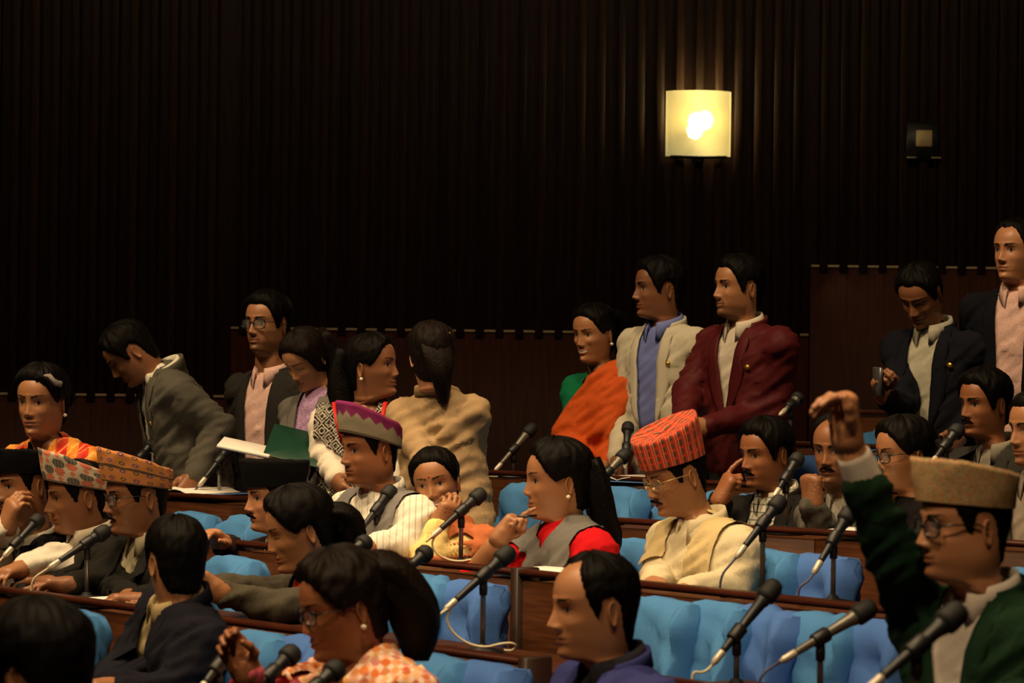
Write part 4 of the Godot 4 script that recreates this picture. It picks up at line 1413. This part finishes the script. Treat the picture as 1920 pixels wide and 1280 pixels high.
func build_people() -> void:
	var people := [
	# standing along the back
	{"label": "bending man in a grey suit looking down at the desk", "h": [243, 662], "d": 12.8, "row": 1, "by": 72, "hy": 82, "hp": 42, "n": [305, 694, 0.0], "p": [372, 930, 0.12], "L": [412, 800, -0.12, 365, 890, -0.2], "R": [300, 850, 0.2, 330, 905, 0.1], "shirt": cloth("#e8e2d2"), "jk": {"m": cloth("#5b5850"), "op": [0.06, 0.36, 0.05]}, "ch": 0.012, "sk": 1, "ht": 0.02, "bk": 1.08, "wr": 0.010, "badge": [0.1, -0.17]},
	{"label": "standing man with glasses, dark blazer and pale pink open-collared shirt", "h": [500, 607], "d": 12.9, "row": 1, "by": 38, "hy": 34, "hp": 0, "shirt": M.pinkprint, "jk": {"m": cloth("#2b2826"), "op": [0.075, 0.5, 0.05]}, "sk": 0, "gl": M.rim_black, "beard": 0.55, "ht": 0.024, "badge": [0.13, -0.2], "bk": 0.98},
	{"label": "young woman in a grey waistcoat and lilac top reading a green folder", "h": [572, 672], "d": 12.45, "row": 1, "by": 42, "hy": 38, "hp": 34, "fe": true, "hair": "woman_over", "hs": 0.95, "n": [602, 740, 0.04], "shirt": M.lilac, "jk": {"m": cloth("#6e6a63"), "op": [0.06, 0.4, 0.035], "lap": true}, "sk": 2, "down": true, "locks": [[[0, 0.05, -0.09, 0.07, 0.05], [0.02, -0.05, -0.10, 0.075, 0.05], [0.04, -0.15, -0.07, 0.065, 0.045], [0.05, -0.24, -0.02, 0.04, 0.03]]], "hm": M.hair_brown, "L": [640, 850, -0.12, 560, 846, -0.22], "R": [545, 845, 0.05, 520, 850, -0.1], "LH": {"pose": "grip"}, "RH": {"pose": "grip"}},
	{"label": "woman in a black-and-white patterned tunic with white sleeves and red lanyard", "h": [698, 687], "d": 12.1, "row": 1, "by": 8, "hy": -72, "hp": -4, "fe": true, "hair": "woman", "n": [684, 758, 0.03], "vn": [0.06, 0.12], "shirt": cloth("#e9dfcc"), "jk": {"name": "tunic", "m": M.ikat, "sl": false, "aw": 0.03, "op": [0.062, 0.11, 0.0], "lap": false}, "sk": 1, "smile": 0.3, "ring": true, "locks": [[[0, 0.07, -0.10, 0.06, 0.045], [0.0, -0.02, -0.125, 0.07, 0.05], [0.01, -0.11, -0.12, 0.075, 0.055], [0.02, -0.19, -0.09, 0.055, 0.045]]], "R": [606, 850, 0.02, 634, 900, -0.14], "L": [770, 850, 0.0, 740, 915, -0.1], "lan": true},
	{"label": "woman in a beige blazer with her back turned and a gold hair clip", "h": [808, 668], "d": 11.8, "row": 1, "by": -152, "hy": 165, "hp": 4, "fe": true, "hair": "woman_over", "hs": 1.02, "shirt": cloth("#d8c8a8"), "jk": {"m": cloth("#b09470"), "op": [0.05, 0.35, 0.0]}, "sk": 2, "hm": M.hair_brown, "n": [820, 738, 0.05], "p": [838, 1010, 0.05], "L": [800, 870, -0.14, 815, 985, -0.14], "R": [868, 850, 0.12, 862, 970, 0.12], "locks": [[[0, 0.06, -0.06, 0.05, 0.02], [0, 0.02, -0.095, 0.055, 0.018], [-0.01, -0.04, -0.10, 0.05, 0.032], [-0.02, -0.10, -0.09, 0.035, 0.03], [-0.03, -0.17, -0.06, 0.018, 0.018]]], "clip": [-0.055, 0.07, -0.085], "bk": 0.9, "wr": 0.010},
	{"label": "smiling woman with a ponytail in an orange sari and green blouse", "h": [1113, 625], "d": 13.2, "row": 0, "by": 40, "hy": 42, "hp": 8, "fe": true, "hair": "woman", "hs": 0.98, "n": [1135, 700, 0.02], "vn": [0.07, 0.16], "shirt": cloth("#0f6a46"), "sk": 0, "smile": 1.0, "ring": true, "sleeve": 0.62, "locks": [[[0, 0.05, -0.10, 0.03, 0.03], [0.0, 0.045, -0.15, 0.038, 0.035], [0.0, -0.02, -0.19, 0.045, 0.035], [0.0, -0.11, -0.19, 0.04, 0.03], [0, -0.18, -0.17, 0.015, 0.015]]], "wrap": [{"name": "sari", "m": cloth("#c2521e", 0.7), "iso": 0.02, "pl": [[0.75, -0.65, 0.0, 0.0]], "wr": 1.6}], "R": [1068, 830, 0.02, 1100, 880, -0.2], "L": [1175, 830, 0.0, 1128, 880, -0.2], "bk": 0.95},
	{"label": "man in a cream blazer with dark trim and blue shirt", "h": [1234, 541], "d": 13.0, "row": 0, "by": 46, "hy": 74, "hp": 2, "n": [1247, 612, 0.02], "shirt": cloth("#6e78b4"), "jk": {"m": cloth("#c2bba6"), "op": [0.07, 0.5, 0.045], "lw": 0.055}, "sk": 3, "ht": 0.022, "L": [1308, 765, -0.05, 1252, 862, -0.2], "R": [1170, 780, 0.12, 1160, 862, -0.02], "badge": [0.11, -0.14]},
	{"label": "man in a shiny maroon blazer and white shirt", "h": [1383, 539], "d": 12.7, "row": 0, "by": 48, "hy": 62, "hp": 0, "n": [1397, 612, 0.02], "shirt": cloth("#cfc4b4"), "jk": {"m": cloth("#4f191c", 0.5), "op": [0.07, 0.38, 0.0]}, "sk": 0, "ht": 0.02, "beard": 0.5, "bk": 1.1, "L": [1452, 770, -0.05, 1322, 800, -0.24], "R": [1290, 735, 0.1, 1285, 800, -0.1], "badge": [0.12, -0.15], "wr": 0.008},
	{"label": "man in a navy blazer looking down at a phone in his hand", "h": [1726, 552], "d": 12.6, "row": 5, "by": 40, "hy": 34, "hp": 32, "n": [1752, 618, 0.05], "shirt": cloth("#b9b6a4"), "jk": {"m": cloth("#15161f"), "op": [0.075, 0.5, 0.035]}, "sk": 1, "down": true, "ht": 0.015, "R": [1690, 760, -0.05, 1660, 745, -0.26], "L": [1850, 745, 0.0, 1800, 815, -0.15], "RH": {"dir": [-0.3, 0.7, 0.3], "palm": [0.5, 0.0, 0.8], "pose": "grip"}, "badge": [0.13, -0.13]},
	{"label": "standing man in a dark jacket and pale pink shirt at the right edge", "h": [1904, 471], "d": 12.5, "row": 5, "by": 30, "hy": 44, "hp": 0, "n": [1912, 546, 0.02], "shirt": M.pinkprint, "jk": {"m": cloth("#12131a"), "op": [0.075, 0.5, 0.05]}, "sk": 2, "ht": 0.014, "hair": "high", "badge": [0.13, -0.15]},
	{"label": "woman with an orange-red patterned shawl and pink sleeves", "h": [78, 753], "d": 11.7, "row": 2, "by": 30, "hy": 22, "hp": 4, "fe": true, "hair": "woman", "hs": 1.06, "fat": 1.12, "ht": 0.022, "n": [98, 838, 0.03], "vn": [0.06, 0.1], "shirt": cloth("#dc5a74"), "sk": 0, "ring": true, "wrap": [{"name": "shawl", "m": M.shawl, "iso": 0.014, "pl": [[0, 0, 0, -1.0]], "op": [0.05, 0.12], "noarm": true}], "L": [172, 920, 0.0, 140, 1000, -0.1], "R": [35, 930, 0.05, 60, 1000, -0.1], "locks": [[[0, 0.03, -0.1, 0.05, 0.03], [0, 0.0, -0.13, 0.05, 0.04], [0, -0.04, -0.12, 0.03, 0.03]], [[0.02, 0.085, 0.075, 0.014, 0.01], [0.045, 0.09, 0.05, 0.018, 0.012], [0.07, 0.07, 0.0, 0.018, 0.012]]]},
	# the row with capped men at the left
	{"label": "man in a black cap holding a hand to his face", "h": [44, 908], "d": 10.9, "row": 3, "by": 50, "hy": 52, "hp": 6, "sit": true, "cap": {"m": M.cap_black, "h": 0.075, "flare": 0.07, "y": 0.042, "lean": 0.12, "peak": 0.12, "pa": 20}, "shirt": cloth("#e6dfd0"), "jk": {"m": cloth("#1b1a1a"), "sl": false, "op": [0.07, 0.4, 0.03]}, "sk": 0, "R": [-10, 1050, 0.0, 12, 990, -0.12], "RH": {"dir": [0.25, 0.9, 0.1], "palm": [0.6, 0.0, -0.5], "pose": "cup"}, "L": [105, 1050, -0.12, 45, 1065, -0.22], "fat": 1.05},
	{"label": "man in a white, red and grey patterned cap with hands on the desk", "h": [146, 930], "d": 10.85, "row": 3, "by": 55, "hs": 1.04, "hy": 74, "hp": 8, "sit": true, "n": [172, 1002, 0.0], "cap": {"m": M.cap_white, "h": 0.08, "flare": 0.05, "y": 0.036, "lean": 0.32, "peak": 0.3, "pa": 10}, "shirt": cloth("#a89e8c"), "jk": {"m": cloth("#201f1c"), "op": [0.07, 0.36, 0.0]}, "sk": 1, "nose": 1.15, "L": [185, 1095, -0.2, 135, 1098, -0.34], "R": [110, 1090, 0.05, 95, 1095, -0.15], "LH": {"dir": [-0.95, 0.1, 0.2], "palm": [0, -1, 0.2], "pose": "relax"}, "RH": {"dir": [-0.9, 0.1, 0.3], "palm": [0, -1, 0.2], "pose": "relax"}},
	{"label": "man in an orange patterned cap with dark-rimmed glasses and dark suit", "h": [255, 931], "d": 10.6, "row": 3, "by": 52, "hs": 1.04, "hy": 66, "hp": 6, "sit": true, "n": [285, 1008, 0.03], "cap": {"m": M.cap_orange, "h": 0.085, "flare": 0.08, "y": 0.038, "lean": 0.24, "peak": 0.25, "pa": 10}, "shirt": cloth("#b0a68c"), "jk": {"m": cloth("#1c1c1a"), "op": [0.075, 0.42, 0.0]}, "sk": 1, "gl": M.rim_black, "L": [300, 1120, -0.2, 262, 1128, -0.36], "R": [215, 1110, 0.0, 245, 1120, -0.3], "LH": {"dir": [-0.95, 0.1, 0.2], "palm": [0, -1, 0.2]}, "badge": [0.12, -0.2], "must": 1},
	{"label": "man in a tall black cap partly hidden by the olive-jacketed woman", "h": [514, 932], "d": 11.2, "row": 2, "by": 55, "hy": 66, "hp": 4, "sit": true, "n": [542, 1010, 0.0], "cap": {"m": M.cap_black, "h": 0.09, "flare": 0.14, "y": 0.042, "lean": 0.02, "peak": 0.1, "pa": 0}, "shirt": cloth("#b8ac98"), "jk": {"m": cloth("#2b2220"), "op": [0.07, 0.36, 0.0]}, "sk": 2, "must": 1, "R": [455, 1050, 0.0, 420, 1020, -0.1]},
	{"label": "woman in an olive jacket with tied black hair bent over her desk", "h": [560, 994], "d": 9.95, "row": 3, "by": 58, "hs": 1.04, "hy": 76, "hp": 16, "sit": true, "fe": true, "hair": "woman", "ht": 0.026, "n": [600, 1072, 0.03], "shirt": cloth("#b03a24"), "jk": {"m": cloth("#4c473c"), "op": [0.06, 0.36, 0.02]}, "sk": 0, "down": true, "L": [520, 1140, -0.26, 412, 1112, -0.34], "R": [480, 1110, 0.05, 400, 1100, -0.15], "LH": {"dir": [-0.7, 0.5, 0.2], "palm": [0.3, -0.6, 0.6], "pose": "cup"}, "locks": [[[0, 0.02, -0.1, 0.05, 0.04], [0, 0.0, -0.14, 0.06, 0.05], [0, -0.05, -0.15, 0.055, 0.05], [0, -0.10, -0.12, 0.03, 0.03]]]},
	# the middle row
	{"label": "man in a plum and grey folded cap, grey waistcoat and striped shirt", "h": [692, 843], "d": 10.9, "row": 2, "by": 48, "hy": 58, "hp": 4, "sit": true, "fat": 1.18, "n": [716, 926, 0.04], "cap": {"m": M.cap_plum, "h": 0.085, "flare": 0.06, "y": 0.034, "lean": 0.34, "peak": 0.25, "pa": 20, "rep": 1.0}, "shirt": M.stripe, "jk": {"name": "waistcoat", "m": cloth("#7d7a78"), "sl": false, "op": [0.075, 0.34, 0.0], "lap": false}, "sk": 5, "bk": 1.12, "sleeve": 0.6, "L": [765, 1020, -0.14, 672, 1030, -0.28], "R": [640, 1010, 0.1, 640, 1030, -0.1], "beard": 0.15},
	{"label": "smiling woman in yellow resting her cheek on her hand", "h": [818, 907], "d": 10.9, "row": 2, "by": 30, "hy": 12, "hp": 2, "hr": 10, "sit": true, "fe": true, "hair": "woman", "hs": 0.98, "n": [830, 984, 0.03], "vn": [0.055, 0.09], "shirt": M.dots, "sk": 0, "smile": 1.0, "dot": true, "L": [798, 1050, -0.22, 822, 986, -0.16], "LH": {"dir": [0.5, 0.85, 0.1], "palm": [-0.3, 0.1, -0.9], "pose": "cup"}, "R": [765, 1040, -0.05, 790, 1060, -0.2], "wrap": [{"name": "shawl", "m": cloth("#c9744a"), "iso": 0.012, "pl": [[0.9, -0.2, 0.0, 0.06]], "noarm": true}]},
	{"label": "woman in a grey waistcoat with red sleeves touching her chin", "h": [1044, 901], "d": 10.35, "row": 2, "by": 58, "hy": 78, "hp": 2, "sit": true, "fe": true, "hair": "woman", "ht": 0.022, "hs": 1.06, "fat": 1.1, "n": [1062, 986, 0.0], "shirt": cloth("#c0141c"), "jk": {"name": "waistcoat", "m": cloth("#6c6a66"), "sl": false, "op": [0.05, 0.06, 0.0], "lap": false}, "sk": 0, "ring": true, "sleeve": 0.3, "R": [890, 1085, -0.05, 936, 1010, -0.14], "L": [1092, 1098, -0.14, 1010, 1110, -0.3], "RH": {"dir": [0.55, 0.8, -0.1], "palm": [0.7, -0.4, 0.5], "pose": "point"}, "bk": 1.05, "locks": [[[0, 0.06, -0.1, 0.065, 0.035], [0.005, -0.03, -0.125, 0.07, 0.045], [0.01, -0.12, -0.14, 0.06, 0.045], [0.01, -0.20, -0.155, 0.045, 0.04], [0.0, -0.28, -0.15, 0.015, 0.015]]]},
	{"label": "moustached man in a red checked cap, gold glasses and cream waistcoat", "h": [1266, 892], "d": 10.2, "row": 2, "by": 56, "hy": 66, "hp": 18, "sit": true, "n": [1318, 982, 0.0], "fat": 1.1, "cap": {"m": M.cap_red, "h": 0.115, "flare": 0.06, "y": 0.046, "lean": 0.04, "peak": 0.22, "pa": 200, "rep": 3.0}, "shirt": cloth("#d5c9a8"), "jk": {"name": "waistcoat", "m": cloth("#cdb98a"), "sl": false, "op": [0.07, 0.3, 0.02], "lap": false}, "sk": 0, "gl": M.rim_gold, "must": 1, "down": true, "bk": 1.12, "L": [1372, 1105, -0.2, 1290, 1110, -0.34], "R": [1235, 1085, 0.05, 1230, 1095, -0.15], "badge": [0.1, -0.17]},
	# the row behind
	{"label": "moustached man in a dark jacket and checked shirt with a hand at his nose", "h": [1435, 851], "d": 11.4, "row": 1, "by": 45, "hy": 54, "hp": 6, "sit": true, "n": [1458, 930, 0.02], "shirt": M.check, "jk": {"m": cloth("#1d1b1a"), "op": [0.075, 0.4, 0.05]}, "sk": 5, "must": 1, "ht": 0.022, "R": [1338, 985, 0.0, 1350, 938, -0.16], "RH": {"dir": [0.35, 0.85, 0.0], "palm": [0.75, 0.0, -0.3], "pose": "point"}, "L": [1500, 1010, -0.15, 1440, 1010, -0.25], "fat": 1.05},
	{"label": "man in a grey jacket resting his chin on his fist", "h": [1568, 843], "d": 11.2, "row": 1, "by": 40, "hy": 30, "hp": 6, "sit": true, "n": [1592, 932, 0.04], "shirt": cloth("#a8a296"), "jk": {"m": cloth("#5a5750"), "op": [0.07, 0.38, 0.03]}, "sk": 1, "hair": "receding", "must": 1, "R": [1540, 1000, -0.2, 1524, 944, -0.26], "RH": {"dir": [-0.1, 0.9, 0.0], "palm": [0.6, 0.0, -0.7], "pose": "fist"}},
	{"label": "woman in dark clothes with black glasses and a red forehead mark", "h": [1694, 851], "d": 10.8, "row": 1, "by": 50, "hy": 68, "hp": 6, "sit": true, "fe": true, "hair": "woman", "shirt": cloth("#171416"), "sk": 0, "gl": M.rim_black, "dot": true, "ht": 0.02, "n": [1722, 935, 0.02], "locks": [[[0, 0.04, -0.1, 0.06, 0.04], [0, -0.06, -0.12, 0.065, 0.045], [0, -0.15, -0.11, 0.05, 0.04], [0, -0.22, -0.09, 0.02, 0.02]]]},
	{"label": "seated man in a grey jacket with thick black hair by a microphone", "h": [1845, 757], "d": 11.8, "row": 0, "by": 45, "hy": 56, "hp": 4, "sit": true, "n": [1872, 840, 0.02], "shirt": cloth("#8a8476"), "jk": {"m": cloth("#33322f"), "op": [0.065, 0.36, 0.0]}, "sk": 5, "ht": 0.024, "must": 1, "R": [1790, 905, 0.0, 1775, 880, -0.2]},
	{"label": "man with a pale shawl cut off by the right picture edge", "h": [1944, 805], "d": 10.4, "row": 1, "by": 48, "hy": 60, "hp": 4, "sit": true, "n": [1958, 900, 0.02], "shirt": cloth("#8f8478"), "jk": {"m": cloth("#4a4640"), "op": [0.07, 0.4, 0.04]}, "sk": 0, "beard": 0.2},
	# the nearest row
	{"label": "man in a green blazer and sand-coloured cap raising his arm", "h": [1806, 985], "d": 6.9, "row": 4, "by": 52, "hy": 72, "hp": 2, "sit": true, "n": [1846, 1116, 0.03], "fat": 1.14, "cap": {"m": M.cap_sand, "h": 0.082, "flare": 0.08, "y": 0.046, "lean": 0.12, "peak": 0.15, "pa": 40}, "shirt": cloth("#d8cdc4"), "jk": {"m": cloth("#16301f"), "op": [0.075, 0.45, 0.0]}, "sk": 2, "gl": M.rim_black, "glr": 0.0024, "beard": 0.15, "R": [1682, 1052, 0.05, 1588, 822, -0.05], "RH": {"dir": [-0.1, 0.98, 0.1], "palm": [-0.85, 0.0, 0.5], "pose": "bend"}, "cuff": true, "L": [1930, 1330, -0.1, 1820, 1330, -0.3], "bk": 1.12, "sleeve": 0.62},
	{"label": "balding man in a blue jacket seen in profile", "h": [1112, 1138], "d": 7.4, "row": 4, "by": 60, "hy": 72, "hp": 4, "sit": true, "n": [1150, 1250, 0.02], "hair": "receding", "shirt": cloth("#2c2a35"), "jk": {"m": cloth("#3a3f7c"), "op": [0.06, 0.36, 0.0]}, "sk": 2, "nose": 1.1, "beard": 0.1},
	{"label": "woman with glasses, loose tied hair and a patterned orange scarf", "h": [640, 1137], "d": 7.7, "row": 4, "by": 50, "hy": 68, "hp": 14, "sit": true, "fe": true, "hair": "woman", "hs": 1.04, "ht": 0.026, "mess": 2.0, "n": [686, 1246, 0.02], "vn": [0.06, 0.1], "shirt": cloth("#d8627c"), "sk": 5, "gl": M.rim_black, "ring": true, "hm": M.hair_brown, "wrap": [{"name": "scarf", "m": M.scarf, "iso": 0.016, "pl": [[0, 1, 0, -0.34]], "op": [0.045, 0.1], "noarm": true}], "R": [480, 1320, -0.1, 465, 1262, -0.25], "RH": {"dir": [-0.5, 0.85, 0.1], "palm": [0.0, 0.1, 1.0], "pose": "cup"}, "locks": [[[0, 0.06, -0.07, 0.05, 0.05], [0, 0.05, -0.12, 0.075, 0.06], [0.0, -0.02, -0.16, 0.085, 0.06], [0.0, -0.10, -0.165, 0.075, 0.055], [0.0, -0.17, -0.15, 0.03, 0.03]]]},
	{"label": "man in a dark navy suit with the back of his head turned to us", "h": [330, 1052], "d": 8.9, "row": 4, "by": 72, "hy": 158, "hp": 2, "sit": true, "n": [332, 1132, 0.0], "p": [385, 1420, 0.1], "shirt": cloth("#a8966e"), "jk": {"m": cloth("#191923"), "op": [0.065, 0.4, 0.02]}, "sk": 0, "wr": 0.010, "L": [330, 1300, -0.22, 215, 1290, -0.34], "R": [225, 1270, 0.1, 190, 1290, -0.1], "bk": 1.18},
	{"label": "dark-haired figure in dark clothes at the corner, back turned", "h": [70, 1262], "d": 6.4, "row": 4, "by": 95, "hy": 130, "hp": 5, "sit": true, "n": [70, 1390, 0.0], "ht": 0.03, "shirt": cloth("#15140f"), "jk": {"m": cloth("#15150f"), "op": [0.06, 0.36, 0.0]}, "sk": 1, "hs": 1.08}]
	for c in people:
		var o := person(c)
		if c.has("clip"):
			var m := MB.new()
			var at := P(838, 628, 11.74) - o.position
			for k in 3: m.lathe(at + Vector3(0.008 * (k - 1), 0.003 * k, 0.002), [[0.001, -0.006], [0.006, -0.003], [0.0065, 0.002], [0.001, 0.007]], 10)
			part("hair_clip", m, M.gold, o)
		if c.label.contains("orange-red patterned shawl"):
			var m := MB.new()
			m.tube([P(84, 704, 11.58) - o.position, P(92, 704, 11.57) - o.position, P(102, 716, 11.58) - o.position, P(112, 720, 11.62) - o.position, P(118, 714, 11.7) - o.position], [Vector2(0.008, 0.005), Vector2(0.016, 0.008), Vector2(0.016, 0.008), Vector2(0.012, 0.007), Vector2(0.004, 0.003)], 10)
			part("grey_streak", m, hair_mat("#8a8078"), o, "grey streak of hair")
		if c.has("cuff"):
			var m := MB.new()
			var a := P(1588, 822, 6.85) - o.position
			var b := P(1682, 1052, 6.95) - o.position
			m.tube([a.lerp(b, 0.12), a.lerp(b, 0.16), a.lerp(b, 0.4), a.lerp(b, 0.48)], [0.036, 0.038, 0.044, 0.046], 20)
			part("shirt_cuff", m, c.shirt, o)
			m = MB.new()
			m.tube([a.lerp(b, 0.03), a.lerp(b, 0.09)], [0.0315, 0.032], 20)
			part("watch_strap", m, M.black_metal, o)
		if c.has("lan"):
			for s in [[[632, 752, 12.1], [622, 754, 12.04], [628, 790, 11.985], [638, 830, 11.97]], [[722, 752, 12.1], [719, 754, 12.04], [712, 785, 11.985], [704, 830, 11.97]]]:
				var rows2 := []
				var nr := []
				for q in s:
					var p := P(q[0], q[1], q[2]) - o.position
					rows2.append([p, p + Vector3(0.016, 0, 0)])
					nr.append(Vector3(0, 0, 1))
				var m := MB.new()
				m.sheet(rows2, nr, 0.003)
				part("lanyard", m, mat("#d0201c", 0.6), o)
	# things held
	var g := thing("green_folder", "dark green hard folder held open by the woman in grey", "folder", P(512, 836, 12.15))
	var m := MB.new()
	m.box(Vector3(0.10, 0.0, 0), Vector3(0.24, 0.006, 0.26), 0.002, Basis(Vector3(0, 0, 1), -0.22) * Basis(Vector3(1, 0, 0), 0.45))
	part("cover", m, mat("#0d3a2a", 0.45), g)
	m = MB.new()
	m.box(Vector3(-0.10, -0.006, 0.03), Vector3(0.20, 0.012, 0.24), 0.002, Basis(Vector3(0, 0, 1), -0.2) * Basis(Vector3(1, 0, 0), 0.1))
	part("page_block", m, M.paper, g)
	var ph := thing("phone", "slim phone held upright by the man in navy", "phone", P(1645, 715, 12.28))
	m = MB.new()
	m.box(Vector3.ZERO, Vector3(0.012, 0.11, 0.06), 0.003, Basis(Vector3(0, 1, 0), 0.4))
	part("phone_body", m, M.steel, ph)
	m = MB.new()
	m.box(Vector3(0.008, 0, 0.002), Vector3(0.004, 0.10, 0.055), 0.001, Basis(Vector3(0, 1, 0), 0.4))
	part("screen", m, M.rim_black, ph)
	var pn := thing("pen", "dark pen in the hand of the woman with red sleeves", "pen", P(986, 968, 10.2))
	m = MB.new()
	m.tube([Vector3(-0.03, -0.002, 0), Vector3(0.035, 0.003, -0.01)], 0.004, 8)
	part("barrel", m, M.rim_black, pn)
